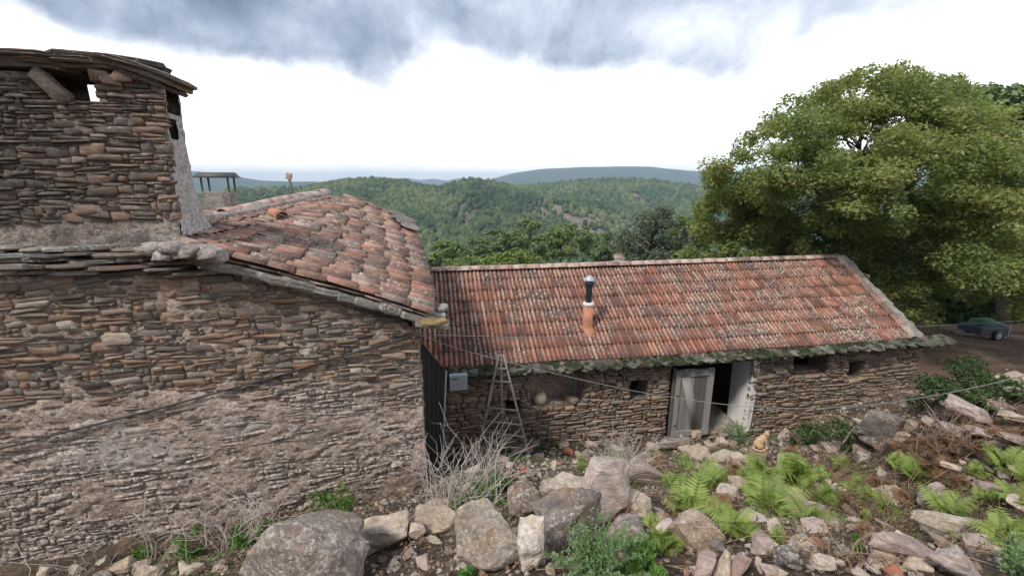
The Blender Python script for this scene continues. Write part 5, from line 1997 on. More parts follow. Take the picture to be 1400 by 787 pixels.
def pebbles(name, n, box, smin, smax, mat, seed, keep=None):
    rg = np.random.default_rng(seed)
    P = scatter(n, box, 0, rg)
    if keep is not None:
        P = P[keep(P[:, 0], P[:, 1])]
    n = len(P)
    z = ground(P[:, 0], P[:, 1])
    s = smin + (smax - smin) * rg.random(n) ** 3
    V = oct_V[None] * (1 + rg.uniform(-.35, .35, (n, 8, 3)))
    V = V * (s[:, None, None] * np.stack([np.ones(n), rg.uniform(.5, 1, n), rg.uniform(.35, .8, n)], 1)[:, None, :])
    a = rg.uniform(0, 6.3, n)
    c, s_ = np.cos(a)[:, None], np.sin(a)[:, None]
    x = V[..., 0] * c - V[..., 1] * s_
    y = V[..., 0] * s_ + V[..., 1] * c
    V = np.stack([x + P[:, 0:1], y + P[:, 1:2], V[..., 2] + z[:, None] + s[:, None] * .2], -1).reshape(-1, 3)
    T = (oct_T[None] + (np.arange(n) * 8)[:, None, None]).reshape(-1, 3)
    me = mesh_np(name, V, [T], mat)
    return link(name, me, kind='stuff')


infront = lambda x, y: (((x - HO[0]) * HB[0] + (y - HO[1]) * HB[1]) < 0) | (x > -1.0)
M_PEB = stone_mat('mixed_pebbles', [(0, (0.10, 0.08, 0.065)), (0.3, (0.20, 0.155, 0.125)), (0.55, (0.30, 0.25, 0.20)), (0.8, (0.40, 0.34, 0.29)), (0.93, (0.5, 0.45, 0.4)), (1, (0.42, 0.2, 0.13))], lichen=.2)
tag(pebbles('gravel', 15000, (-4, 7, 1.4, 6.0), .006, .035, M_PEB, 4, infront), 'small stones and grit strewn over the dark soil', 'gravel')
tag(pebbles('rubble_chips', 9000, (-2, 10, 4.5, 9.6), .012, .06, M_PEB, 5, infront), 'broken stone chips strewn toward the barn', 'rubble')
tag(pebbles('yard_gravel', 2500, (7, 22, 9.5, 18), .01, .05, M_PEB, 6), 'sparse small stones on the bare brown yard', 'gravel')


# ------------------------------------------------------------------ vegetation
def frond_mesh(name, L, mat, seed, npin=18, droop=.55):
    """fern frond: curved midrib, tapering leaflets each cut into small lobes; grows along +y and arches"""
    rg = random.Random(seed)
    S = Soup()
    N = 14
    rib = []
    for i in range(N + 1):
        t = i / N
        rib.append((0.03 * sin(t * 3 + seed), L * (t * .60 + .25 * t * t), L * (.85 * t - droop * t * t)))
    rib = np.array(rib)
    V, T, Qd = tube_np(rib, np.linspace(.0035, .001, N + 1), 3, False)
    S.add(V, None, Qd)
    for i in range(npin):
        t = .16 + .83 * (i / (npin - 1))
        k = t * N
        a = int(min(N - 1, k))
        p = rib[a] + (rib[min(N, a + 1)] - rib[a]) * (k - a)
        tg = rib[min(N, a + 1)] - rib[a]
        tg /= np.linalg.norm(tg)
        pl_ = L * .34 * (sin(min(1, (1 - t) * 1.55 + .02) * pi / 2) ** .8) * (.55 + .45 * min(1, t * 3.2)) * rg.uniform(.85, 1.1)
        for sd_ in (-1, 1):
            d = np.array([sd_, 0, 0]) * .92 + tg * .38 + np.array([0, 0, rg.uniform(-.25, .05)])
            d /= np.linalg.norm(d)
            up = np.array([rg.uniform(-.2, .2), rg.uniform(-.3, .1), 1.])
            w = np.cross(up, d)
            w /= np.linalg.norm(w)
            wd = pl_ * rg.uniform(.11, .15)
            sag_ = np.array([0, 0, -pl_ * .28])
            m1 = p + d * pl_ * .22 + sag_ * .05
            m2 = p + d * pl_ * .62 + sag_ * .4
            tp_ = p + d * pl_ + sag_
            VV = [p, m1 + w * wd, m1 - w * wd, m2 + w * wd * .62, m2 - w * wd * .62, tp_]
            TT = [(0, 2, 1), (1, 2, 4), (1, 4, 3), (3, 4, 5)]
            S.add(np.array(VV), TT)
    return S.mesh(name, mat)


M_FERN = leaf_mat('fern_green', [(0, (0.13, 0.19, 0.045)), (0.4, (0.25, 0.34, 0.08)), (0.8, (0.38, 0.46, 0.14)), (1, (0.48, 0.52, 0.22))], .4, .55, 2.5, .6)
M_FERND = leaf_mat('dry_fern_brown', [(0, (0.12, 0.065, 0.035)), (0.5, (0.24, 0.135, 0.075)), (1, (0.36, 0.23, 0.14))], .3, .7, 2.5, .5)
FR = [frond_mesh('frond', .5, M_FERN, 5 + k, 14, random.uniform(.45, .8)) for k in range(6)]
M_FERNY = leaf_mat('yellowing_fern', [(0, (0.16, 0.20, 0.06)), (0.5, (0.27, 0.31, 0.11)), (1, (0.36, 0.33, 0.14))], .4, .6, 2.5, .6)
FR += [frond_mesh('frond', .5, M_FERNY, 15, 12, .8)]
FRD = [frond_mesh('frond', .5, M_FERND, 25 + k, 13, random.uniform(.6, .95)) for k in range(4)]


def fern(u, v, size, n, label, dry=False, group=None, spread=1.0):
    p = hit(u, v)
    dist = p[1] + .25 * -p[2]
    t = thing('dry_fern' if dry else 'fern', label, 'fern', p - np.array([0, 0, .02]), group)
    s = size / FPX * dist
    rg = random.Random(int(u * 7 + v))
    n = max(7, int(n * 1.15))
    for k in range(n):
        a = 2 * pi * (k + rg.uniform(-.35, .35)) / n
        el = rg.uniform(.05, 1.05)
        sc = s / .5 * rg.uniform(.38, .80)
        M = Matrix.Translation(Vector((rg.uniform(-.1, .1) * s * spread, rg.uniform(-.1, .1) * s * spread, 0))) @ Matrix.Rotation(a, 4, 'Z') @ Matrix.Rotation(el, 4, 'X') @ Matrix.Rotation(rg.uniform(-.4, .4), 4, 'Y') @ Matrix.Diagonal(Vector((sc, sc, sc, 1)))
        link('frond', rg.choice(FRD if dry else FR), t, M, local=True)
    return t


ferns = [
    (905, 752, 80, 15, 'bright fern in front of the tan boulder, lowest of the left clump'),
    (940, 700, 86, 16, 'tall bright fern left of the tan boulder'),
    (965, 668, 70, 13, 'fern behind the tan boulder at the top of the left clump'),
    (1010, 735, 84, 14, 'fern right of the tan boulder spreading over the slope'),
    (1050, 700, 86, 16, 'broad fern in the middle of the large green clump'),
    (1090, 668, 76, 15, 'fern below the orange cat at the top of the large clump'),
    (1040, 672, 60, 12, 'fern just left of and below the orange cat'),
    (1102, 712, 70, 10, 'yellow green fern at the right end of the large clump'),
    (1130, 690, 56, 10, 'small fern between the green clump and the dry ferns'),
    (1205, 704, 64, 13, 'fern uphill of the flat pinkish slab'),
    (1250, 660, 62, 13, 'dark centred fern among the dry brown ferns'),
    (1302, 704, 62, 14, 'dense fern standing behind the long flat pale slab'),
    (1375, 640, 62, 13, 'fern below the slab heap near the right edge'),
    (1372, 742, 80, 16, 'bright bushy fern at the right edge below the heap'),
    (1395, 690, 60, 12, 'fern at the right edge above the bright bushy fern'),
    (795, 640, 34, 9, 'small green fern in the rubble right of the ladder'),
    (838, 630, 26, 8, 'small fern under the pale dry twig bush'),
    (1150, 640, 44, 9, 'small pale fern in front of the low shrubs by the barn wall'),
    (935, 640, 40, 9, 'reddish green fern left of the rubble pile'),
    (1330, 650, 44, 9, 'thin fern between the dry ferns and the right edge'),
]
ferns += [
    (890, 720, 44, 9, 'small fern between the rounded tan stone and the tan boulder'),
    (985, 705, 50, 10, 'fern in the gap between left clump and large clump'),
    (1020, 660, 48, 9, 'fern below left of the stump with the cat'),
    (1078, 640, 44, 9, 'fern just right of the stump with the cat'),
    (1040, 648, 44, 10, 'fern standing right in front of the stump'),
    (1120, 665, 50, 10, 'fern at the upper right corner of the large clump'),
    (920, 668, 46, 9, 'fern right of the beam like stone'),
    (1170, 672, 44, 9, 'lone fern below the low dark shrubs'),
    (1225, 640, 40, 8, 'fern left of the corner outcrop dry ferns'),
    (1345, 690, 46, 10, 'fern uphill right of the long flat pale slab'),
    (1400, 660, 46, 10, 'fern cut by the right edge under the slab heap'),
    (1185, 712, 40, 8, 'pale fern above the crumpled dry fern'),
    (1060, 742, 44, 8, 'low fern above the dark mossy stone'),
]
for f in ferns:
    fern(*f)
for i, (u, v, s, lb) in enumerate([
        (1120, 652, 46, 'dry brown fern right of the orange cat'), (1160, 690, 40, 'dry brown fern at the end of the green clump'),
        (1200, 668, 56, 'tall dry brown fern left of the dark centred fern'), (1292, 622, 60, 'dry brown fern at the foot of the slab heap'),
        (1262, 612, 44, 'dry brown fern by the corner outcrop'), (1330, 606, 50, 'dry brown fern below the biggest pink slab'),
        (1365, 600, 44, 'dry brown fern on the lower slabs'), (1010, 650, 34, 'dry brown fern left of the orange cat'),
        (862, 735, 40, 'rusty dry fern under the tilted pinkish slab'), (850, 640, 30, 'rusty dry fern behind the beam like stone'),
        (905, 640, 40, 'dark rusty plant left of the door rubble'), (1236, 690, 40, 'dry brown fern above the flat pinkish slab'),
        (1178, 730, 40, 'crumpled dry fern low on the right slope'), (1150, 665, 44, 'dry brown fern between the low shrub and the green clump'),
        (1275, 650, 54, 'dry reddish fern uphill of the squarish pink stone'), (1310, 665, 44, 'dry fern left of the right edge ferns'), (1240, 620, 50, 'dry reddish fern under the mossy outcrop'),
        (1100, 690, 36, 'dry fern inside the right half of the green clump'), (990, 690, 34, 'dry fern between the two halves of the green clump'),
        (1085, 620, 40, 'tall rusty fern beside the low shrub by the barn'), (1345, 625, 50, 'dry fern hanging below the lowest slabs')]):
    fern(u, v, s, 11, lb, True)


def leaf_cloud(centers, radii, n, size, rg, flat=.55, shape='quad', up=.6):
    """many small leaf quads spread through overlapping clumps; returns V, Q"""
    C = np.asarray(centers, float)
    R = np.asarray(radii, float)
    w = (R.mean(1) if R.ndim > 1 else R) ** 2
    w = w / w.sum()
    idx = rg.choice(len(C), n, p=w)
    d = rg.normal(size=(n, 3))
    d /= np.linalg.norm(d, axis=1)[:, None]
    rr_ = rg.random(n) ** .45
    Rr = R[idx] if R.ndim > 1 else np.stack([R[idx], R[idx], R[idx] * flat], 1)
    P = C[idx] + d * rr_[:, None] * Rr
    nrm = d * np.array([1, 1, 1]) * .6 + rg.normal(size=(n, 3)) * .55 + np.array([0, 0, up])
    nrm /= np.linalg.norm(nrm, axis=1)[:, None]
    a = rg.normal(size=(n, 3))
    t1 = np.cross(nrm, a)
    t1 /= np.linalg.norm(t1, axis=1)[:, None]
    t2 = np.cross(nrm, t1)
    s = size * rg.uniform(.6, 1.25, n)[:, None]
    V = np.stack([P - t1 * s * .5, P + t2 * s * .30 + nrm * s * .06, P + t1 * s * .55 - nrm * s * .1, P - t2 * s * .30 + nrm * s * .06], 1)
    Q_ = np.arange(n * 4).reshape(n, 4)
    return V.reshape(-1, 3), Q_


def twig_bush(name, u, v, wpx, hpx, n, mat, label, cat='bush', r=.004, lean=0, seed=0, group=None, dy=0, droop=.3, branch=2):
    p = hit(u, v)
    p[1] += dy
    p[2] = g1(p[0], p[1])
    dist = p[1] + .25 * -p[2]
    W, Hh = wpx / FPX * dist, hpx / FPX * dist
    rg = random.Random(seed + int(u))
    S = Soup()
    for k in range(n):
        bx, by = rg.gauss(0, W * .2), rg.gauss(0, W * .14)
        h = Hh * rg.uniform(.45, 1.15)
        dx, dy_ = rg.gauss(lean, .5) * W * .6 + bx * .6, rg.gauss(0, .35) * W * .5
        pts = [np.array([bx, by, -.03])]
        wob = [rg.uniform(-.05, .05) * h for _ in range(6)]
        for i in range(1, 6):
            t = i / 5
            pts.append(np.array([bx + dx * t * t + wob[i], by + dy_ * t + wob[(i + 2) % 6], h * (t - droop * t * t * rg.uniform(.2, 1.3))]))
        V, T, Q_ = tube_np(pts, np.linspace(r * rg.uniform(.7, 1.6), r * .35, 6), 4, False)
        S.add(V, None, Q_)
        for _ in range(branch):
            i = rg.randint(2, 4)
            q0 = pts[i]
            dr = np.array([rg.uniform(-1, 1), rg.uniform(-1, 1), rg.uniform(0, 1)]) * h * .3
            V, T, Q_ = tube_np([q0, q0 + dr * .5 + np.array([0, 0, .01]), q0 + dr], [r * .5, r * .4, r * .25], 3, False)
            S.add(V, None, Q_)
    me = S.mesh(name, mat, False)
    o = link(name, me, None, Matrix.Translation(Vector(p)))
    return tag(o, label, cat, group)


M_TWIG = simple_mat('bleached_dry_twig', (0.42, 0.37, 0.33), .85, .3, 4, 0)
M_TWIGB = simple_mat('brown_dry_twig', (0.22, 0.15, 0.10), .9, .35, 4, 0)
twig_bush('dry_twig_bush', 628, 694, 120, 112, 66, M_TWIG, 'pale dry twig bush in front of the black plank screen', seed=1)
twig_bush('dry_twig_bush', 672, 668, 60, 80, 26, M_TWIG, 'pale dry twigs right of the twig bush, below the ladder', seed=2)
twig_bush('dry_twig_bush', 852, 654, 76, 74, 80, M_TWIG, 'pale tangled dry bush before the barn wall between ladder and door', seed=3)
twig_bush('dry_twig_bush', 330, 742, 150, 74, 60, M_TWIG, 'pale dry stems against the house wall behind the large boulder', seed=4, droop=.6)
twig_bush('dry_twig_bush', 232, 762, 60, 90, 10, M_TWIG, 'few thick pale dry stems against the lower house wall', seed=5, r=.0075)
twig_bush('dry_twig_bush', 130, 775, 110, 50, 16, M_TWIG, 'sparse pale dry stems at the far left foot of the wall', seed=6, droop=.8)
twig_bush('dry_twig_bush', 500, 690, 110, 70, 36, M_TWIGB, 'thin brown twigs at the foot of the wall above the tan stones', seed=7)
twig_bush('dry_twig_bush', 1120, 650, 60, 50, 34, M_TWIGB, 'brown dry stalks behind the large fern clump', seed=8)
twig_bush('dry_twig_bush', 1210, 700, 110, 60, 46, M_TWIGB, 'brown dry stalks on the right slope', seed=9, droop=.7)
twig_bush('dry_twig_bush', 1300, 620, 80, 70, 50, M_TWIGB, 'brown dry stalks at the foot of the slab heap', seed=10)
twig_bush('dry_twig_bush', 1185, 770, 150, 46, 40, M_TWIGB, 'brown stalks flattened on the soil at the bottom right', seed=11, droop=.95)
twig_bush('dry_twig_bush', 1350, 545, 90, 40, 26, M_TWIG, 'bare pale twigs sticking out of the green shrub', seed=12)
twig_bush('dry_twig_bush', 840, 745, 60, 70, 10, simple_mat('reddish_stem', (0.20, 0.09, 0.06), .8, .3, 4, 0), 'few thin reddish stems over the dark boulder', seed=13, droop=.1)

# dead stalks and litter lying on the slope
rgl = np.random.default_rng(8)
S = Soup()
for k in range(1900):
    if k % 3 == 0:
        x, y = rgl.uniform(-4.5, 4), rgl.uniform(1.8, 5)
    else:
        x, y = rgl.uniform(.5, 7.5), rgl.uniform(1.9, 7)
    if x < -1.0 and np.dot(np.array([x, y, 0]) - HO, HB) > -.1:
        continue
    l = rgl.uniform(.05, .34)
    a = rgl.uniform(0, 6.3)
    pts = []
    for q in (-.5, 0, .5):
        X_, Y_ = x + cos(a) * l * q, y + sin(a) * l * q
        pts.append((X_, Y_, g1(X_, Y_) + .012 + (.03 * rgl.random() if q == 0 else 0.02 * rgl.random())))
    V, T, Q_ = tube_np(pts, rgl.uniform(.0012, .0035), 3, False)
    S.add(V, None, Q_)
tag(link('dry_litter', S.mesh('dry_litter', simple_mat('straw_litter', (0.24, 0.17, 0.12), .9, .5, 3, 0)), kind='stuff'), 'dry stalks and litter strewn on the slope', 'litter')


def herb(name, u, v, wpx, hpx, nleaf, size, mat, label, seed=0, cat='weed', nclump=14, flat=.7, dy=0, group=None):
    p = hit(u, v)
    p[1] += dy
    p[2] = g1(p[0], p[1])
    dist = p[1] + .25 * -p[2]
    W, Hh = wpx / FPX * dist, hpx / FPX * dist
    rg = np.random.default_rng(seed + int(u))
    C = np.stack([rg.uniform(-.42, .42, nclump) * W, rg.uniform(-.35, .35, nclump) * min(W, .8), rg.uniform(.15, .85, nclump) * Hh], 1)
    C[:, 2] *= 1 - .5 * np.abs(C[:, 0] / W * 2) ** 2
    R = np.stack([W * rg.uniform(.09, .2, nclump), W * rg.uniform(.09, .2, nclump), Hh * rg.uniform(.12, .26, nclump)], 1)
    V, Q_ = leaf_cloud(C, R, nleaf, size, rg)
    Vs = [V]
    S = Soup()
    S.add(V, None, Q_)
    for c in C:
        VV, TT, QQ = tube_np([(c[0] * .3, c[1] * .3, -.02), c * np.array([.8, .8, .6]), c], [.005, .004, .002], 3, False)
        S.add(VV, None, QQ)
    o = link(name, S.mesh(name, mat), None, Matrix.Translation(Vector(p)))
    return tag(o, label, cat, group)


def sprigs(u, v, wpx, hpx, nst, mat, label, lsize=.02, seed=0):
    p = hit(u, v)
    dist = p[1] + .25 * -p[2]
    W, Hh = wpx / FPX * dist, hpx / FPX * dist
    rg = np.random.default_rng(seed + int(u))
    S = Soup()
    for k in range(nst):
        a = rg.uniform(0, 6.3)
        out = rg.uniform(.1, 1) ** .8
        tip = np.array([cos(a) * W * .5 * out, sin(a) * W * .32 * out, Hh * rg.uniform(.5, 1.15) * (1.08 - .55 * out)])
        b0 = np.array([cos(a), sin(a), 0]) * W * .10 * rg.random()
        tt = np.linspace(0, 1, 7)[:, None]
        pts = b0 + (tip - b0) * tt + np.array([0, 0, Hh * .14]) * np.sin(tt * pi) + rg.normal(0, .006, (7, 3)) * tt
        V, T, Q_ = tube_np(pts, np.linspace(.0028, .001, 7), 3, False)
        S.add(V, None, Q_)
        n = 46
        t = rg.uniform(.25, 1, n)
        P = np.stack([np.interp(t, tt[:, 0], pts[:, i]) for i in range(3)], 1)
        d = rg.normal(size=(n, 3)) + np.array([0, 0, .7])
        d /= np.linalg.norm(d, axis=1)[:, None]
        w = np.cross(d, rg.normal(size=(n, 3)))
        w /= np.linalg.norm(w, axis=1)[:, None]
        sz = lsize * rg.uniform(.6, 1.3, n)[:, None] * (1.15 - .5 * t[:, None])
        VV = np.stack([P, P + d * sz * .6 + w * sz * .22, P + d * sz * 1.3, P + d * sz * .6 - w * sz * .22], 1).reshape(-1, 3)
        S.add(VV, None, np.arange(n * 4).reshape(n, 4))
    tag(link('spurge', S.mesh('spurge', mat), None, Matrix.Translation(Vector(p))), label, 'weed')


M_WEED = leaf_mat('fresh_weed_green', [(0, (0.045, 0.11, 0.02)), (0.5, (0.10, 0.22, 0.035)), (1, (0.20, 0.34, 0.07))], .35, .55, 3, .4)
M_SPURGE = leaf_mat('pale_spurge_green', [(0, (0.12, 0.20, 0.09)), (0.5, (0.22, 0.33, 0.15)), (1, (0.34, 0.45, 0.23))], .35, .55, 3, .4)
M_SHRUB = leaf_mat('dark_shrub_green', [(0, (0.028, 0.055, 0.02)), (0.5, (0.06, 0.10, 0.03)), (1, (0.12, 0.17, 0.05))], .3, .6, 2, .4)
herb('weed', 460, 700, 74, 40, 500, .045, M_WEED, 'leafy green weed behind the top of the large boulder')
herb('weed', 255, 764, 60, 36, 420, .045, M_WEED, 'green weed patch right of the squared brown stone')
herb('weed', 200, 768, 44, 22, 260, .04, M_WEED, 'small green weed left of the squared brown stone')
herb('weed', 345, 742, 60, 34, 380, .045, M_WEED, 'green weed among dry stems left of the large boulder')
herb('weed', 650, 690, 90, 50, 800, .04, M_WEED, 'green leaves growing through the pale dry twig bush')
herb('weed', 688, 664, 40, 26, 260, .04, M_WEED, 'small green weed at the right end of the dry twig bush')
sprigs(812, 806, 150, 105, 74, M_SPURGE, 'pale green feathery herb in front of the broad dark boulder')
sprigs(868, 775, 70, 70, 26, M_SPURGE, 'pale green herb sprig left of the fern clump')
sprigs(1385, 790, 90, 60, 34, M_SPURGE, 'bluish green weed in the bottom right corner')
herb('weed', 1172, 752, 26, 24, 60, .05, M_WEED, 'single small leafy seedling on the lower right slope', nclump=4)
herb('weed', 745, 612, 34, 20, 300, .035, M_SHRUB, 'dark green plant at the barn foot right of the ladder')
herb('weed', 726, 606, 20, 14, 150, .035, M_SHRUB, 'small dark plant at the barn foot beside the ladder leg')
sprigs(1008, 606, 60, 40, 34, M_SPURGE, 'grey green weed at the foot of the white door reveal', .035)
herb('shrub', 1105, 612, 60, 34, 900, .04, M_SHRUB, 'low dark shrub along the barn wall right of the cat', cat='shrub')
herb('shrub', 1160, 618, 80, 40, 1300, .04, M_SHRUB, 'widest low dark shrub along the barn wall before the outcrop', cat='shrub')
herb('shrub', 1338, 556, 112, 60, 3200, .045, M_SHRUB, 'rounded green shrub between the brown yard and the slab heap', cat='shrub', nclump=30)
herb('shrub', 1262, 560, 34, 26, 300, .04, M_SHRUB, 'small shrub right of the barn corner foot', cat='shrub')
herb('weed', 640, 800, 30, 30, 60, .05, M_WEED, 'few sparse green shoots on the soil at the bottom centre', nclump=5)
herb('weed', 880, 790, 60, 40, 400, .04, M_WEED, 'green weed at the bottom left of the fern clump')
herb('weed', 420, 690, 30, 20, 120, .04, M_WEED, 'tiny weed at the wall foot left of the boulder top')


# creeping plants, fallen leaves and dry grass over the whole slope
def carpet(name, n, box, size, mat, seed, thr, label, lift=.012, keep=None, tuft=False):
    rg = np.random.default_rng(seed)
    x = rg.uniform(box[0], box[1], n * 3)
    y = rg.uniform(box[2], box[3], n * 3)
    m = fbm(x * .9 + seed, y * .9, seed, 3) + .5 * vnoise(x * 4, y * 4, seed) > thr
    m &= infront(x, y) & (((x - BO[0]) * BB[0] + (y - BO[1]) * BB[1]) < -.1)
    x, y = x[m][:n], y[m][:n]
    n = len(x)
    P = np.stack([x, y, ground(x, y) + lift], 1)
    if tuft:
        a = rg.uniform(0, 6.3, n)
        h = size * rg.uniform(.5, 1.3, n)
        wv = np.stack([np.cos(a), np.sin(a), 0 * a], 1) * .004
        ln = np.stack([rg.normal(0, .45, n), rg.normal(0, .45, n), np.ones(n)], 1) * h[:, None]
        wv = wv * .55
        V = np.stack([P - wv, P + wv, P + ln], 1).reshape(-1, 3)
        F = np.arange(n * 3).reshape(n, 3)
    else:
        nr = rg.normal(size=(n, 3)) * .45 + np.array([0, 0, 1])
        nr /= np.linalg.norm(nr, axis=1)[:, None]
        t1 = np.cross(nr, rg.normal(size=(n, 3)))
        t1 /= np.linalg.norm(t1, axis=1)[:, None]
        t2 = np.cross(nr, t1)
        s_ = size * rg.uniform(.5, 1.3, n)[:, None]
        P[:, 2] += rg.uniform(0, .05, n)
        V = np.stack([P - t1 * s_ * .5, P + t2 * s_ * .3, P + t1 * s_ * .5, P - t2 * s_ * .3], 1).reshape(-1, 3)
        F = np.arange(n * 4).reshape(n, 4)
    tag(link(name, mesh_np(name, V, [F], mat), kind='stuff'), label, 'ground cover')


M_FALLEN = leaf_mat('fallen_leaf_brown', [(0, (0.09, 0.05, 0.03)), (0.5, (0.20, 0.12, 0.07)), (1, (0.36, 0.24, 0.14))], .15, .8, 2.5, .3)
M_DRYG = leaf_mat('dry_grass_blade', [(0, (0.16, 0.12, 0.07)), (0.5, (0.32, 0.25, 0.15)), (1, (0.46, 0.38, 0.25))], .25, .8, 2.5, .3)
carpet('ground_cover', 9000, (-4.5, 8, 1.7, 9.6), .028, M_WEED, 21, .30, 'small creeping green plants between the stones')
carpet('dark_ground_cover', 9000, (-1, 10.5, 6.2, 9.9), .035, M_SHRUB, 22, .05, 'dark green creeping plants along the foot of the barn')
carpet('fallen_leaves', 9000, (-4.5, 9, 1.7, 9), .034, M_FALLEN, 23, -.15, 'brown fallen leaves on the slope')
carpet('dry_grass', 5000, (1.2, 9, 1.9, 8.5), .10, M_DRYG, 24, .25, 'dry grass blades standing between the stones', 0, None, True)
carpet('dry_grass', 6000, (2.6, 9, 2.4, 8.0), .14, M_FALLEN, 25, .1, 'rusty dry stalks on the right slope', 0, None, True)

# ------------------------------------------------------------------ trees
def limb(S, p0, p1, r0, r1, rg, n=7, wob=.06):
    p0, p1 = np.array(p0, float), np.array(p1, float)
    L = np.linalg.norm(p1 - p0)
    pts = [p0]
    for i in range(1, n):
        t = i / (n - 1)
        o = np.array([rg.uniform(-1, 1), rg.uniform(-1, 1), rg.uniform(-.5, .5)]) * L * wob * sin(t * pi)
        pts.append(p0 + (p1 - p0) * t + o + np.array([0, 0, L * .10 * sin(t * pi)]))
    V, T, Q_ = tube_np(pts, np.linspace(r0, r1, n), 6, False)
    S.add(V, None, Q_)
    return pts


M_BARK = simple_mat('grey_brown_bark', (0.085, 0.07, 0.058), .95, .35, 3, .8, 0, (1, 1, .25), .03)
M_MAPLE = leaf_mat('autumn_tinged_leaf', [(0, (0.095, 0.14, 0.05)), (0.35, (0.17, 0.225, 0.075)), (0.62, (0.27, 0.305, 0.105)), (0.84, (0.38, 0.365, 0.14)), (1, (0.48, 0.39, 0.16))], .5, .5, .55, .45)
M_PINE = leaf_mat('pine_needles', [(0, (0.07, 0.115, 0.05)), (0.5, (0.15, 0.215, 0.085)), (1, (0.26, 0.32, 0.135))], .2, .6, .3, .4)
M_OLIVE = leaf_mat('silver_grey_leaf', [(0, (0.09, 0.11, 0.075)), (0.5, (0.16, 0.18, 0.13)), (1, (0.25, 0.27, 0.20))], .3, .6, .5, .3)
M_FIG = leaf_mat('yellow_green_leaf', [(0, (0.09, 0.14, 0.04)), (0.5, (0.19, 0.26, 0.07)), (1, (0.33, 0.38, 0.12))], .35, .55, .6, .3)
M_LIGHTG = leaf_mat('young_tree_leaf', [(0, (0.10, 0.15, 0.06)), (0.5, (0.19, 0.26, 0.09)), (1, (0.31, 0.37, 0.15))], .35, .55, .6, .3)

# the big spreading tree on the right
rg = random.Random(21)
YT = 15.5
TC = at(1215, 330, YT)
TB = np.array([TC[0], YT + .5, -5.6])
big_tree = thing('spreading_tree', 'large spreading broadleaf tree with yellowing leaves beyond the barn', 'tree', TB)
S = Soup()
trunk_top = TB + np.array([-.2, 0, 2.1])
limb(S, TB + np.array([0, 0, -.4]), trunk_top, .34, .27, rg, 6, .03)
# silhouette of the crown in the picture: left/right edge per height
prof_v = [104, 124, 150, 190, 240, 300, 350, 400, 440]
prof_l = [1215, 1150, 1090, 1025, 982, 962, 955, 1010, 1170]
prof_r = [1250, 1310, 1345, 1372, 1395, 1440, 1455, 1460, 1450]
centers, radii = [], []
lobes = []
tries = 0
while len(lobes) < 128 and tries < 14000:
    tries += 1
    v = rg.uniform(112, 428)
    l, r_ = np.interp(v, prof_v, prof_l), np.interp(v, prof_v, prof_r)
    uc, hw_ = (l + r_) / 2, (r_ - l) / 2
    f = rg.uniform(-.93, .93)
    u = uc + f * hw_
    dmax = min(hw_ / 600 * YT * .85, 5.0)
    if v > 270 and u < 1330:
        dmax = min(dmax, 2.0)
    dd = math.sqrt(max(0, 1 - f * f)) * dmax
    yy = -dd * rg.uniform(.6, 1.0) if rg.random() < .68 else dd * rg.uniform(0, 1)
    if v > 388 and 1268 < u < 1378:
        continue
    p = at(u, v, YT + yy)
    if any(np.linalg.norm((p - c[0]) * np.array([1, .8, 1.25])) < .74 for c in lobes):
        continue
    lobes.append((p, rg.uniform(.75, 1.25) * (.7 if v < 150 or abs(f) > .8 else 1)))
for (u, v, dy_) in ((985, 330, 0), (1000, 290, .3), (1015, 345, -.5), (1040, 310, .2), (1060, 345, -.6), (978, 270, 0), (1085, 325, 0), (1100, 350, -.3), (1030, 262, .4), (1130, 335, .2), (1165, 352, -.2)):
    lobes.append((at(u, v, YT + dy_), 1.0))
for (p, lr) in lobes:
    for q in range(9):
        a = rg.uniform(0, 2 * pi)
        e = rg.uniform(-.55, 1.0)
        ce_ = math.sqrt(max(0, 1 - e * e)) if e > 0 else 1
        c = p + np.array([cos(a) * ce_, sin(a) * ce_, e * .80 - .08]) * lr * rg.uniform(.75, 1.05)
        k_ = c[1] * cos(PITCH) - c[2] * sin(PITCH)
        cu, cv_ = 700 + FPX * c[0] / k_, 393.5 - FPX * (c[1] * sin(PITCH) + c[2] * cos(PITCH)) / k_
        if ((cu - 1165) / 30) ** 2 + ((cv_ - 200) / 17) ** 2 < 1 or ((cu - 1085) / 26) ** 2 + ((cv_ - 222) / 11) ** 2 < 1:
            continue
        centers.append(c)
        rad = rg.uniform(.26, .50)
        radii.append((rad * 1.15, rad * 1.15, rad * .72))
for k in range(150):
    v = 98 + 300 * rg.random() ** 1.3
    l, r_ = np.interp(v, prof_v, prof_l), np.interp(v, prof_v, prof_r)
    sd2 = rg.choice((-1, 1, 0))
    if sd2 == 0:
        u = rg.uniform(1120, 1350)
        v = float(np.interp(u, [968, 992, 1035, 1095, 1150, 1215, 1250, 1310, 1372, 1395], [300, 240, 190, 150, 120, 98, 98, 120, 190, 240])) + rg.uniform(-14, 10)
    else:
        u = (l if sd2 < 0 else r_) + sd2 * rg.uniform(-14, 16)
    centers.append(at(u, v, YT + rg.uniform(-.8, .8)))
    q = rg.uniform(.14, .34)
    radii.append((q, q, q * .8))
mains = []
for k in range(11):
    a = 2 * pi * k / 11 + rg.uniform(-.2, .2)
    e = rg.uniform(.25, 1.0)
    q = trunk_top + np.array([cos(a) * 3.4 * (1.1 - e * .6), sin(a) * 2.6 * (1.1 - e * .6), 1.5 + 4.8 * e])
    mains.append(limb(S, trunk_top - np.array([0, 0, rg.uniform(0, .5)]), q, .15, .05, rg, 9, .05))
allp = np.array([p for m in mains for p in m[2:]])
for c in [l_[0] for l_ in lobes]:
    dd = np.linalg.norm(allp - c, axis=1) + .5 * np.maximum(0, allp[:, 2] - c[2])
    q = allp[int(np.argmin(dd))]
    limb(S, q, c, .035, .010, rg, 6, .07)
link('trunk', S.mesh('trunk', M_BARK, True), big_tree)
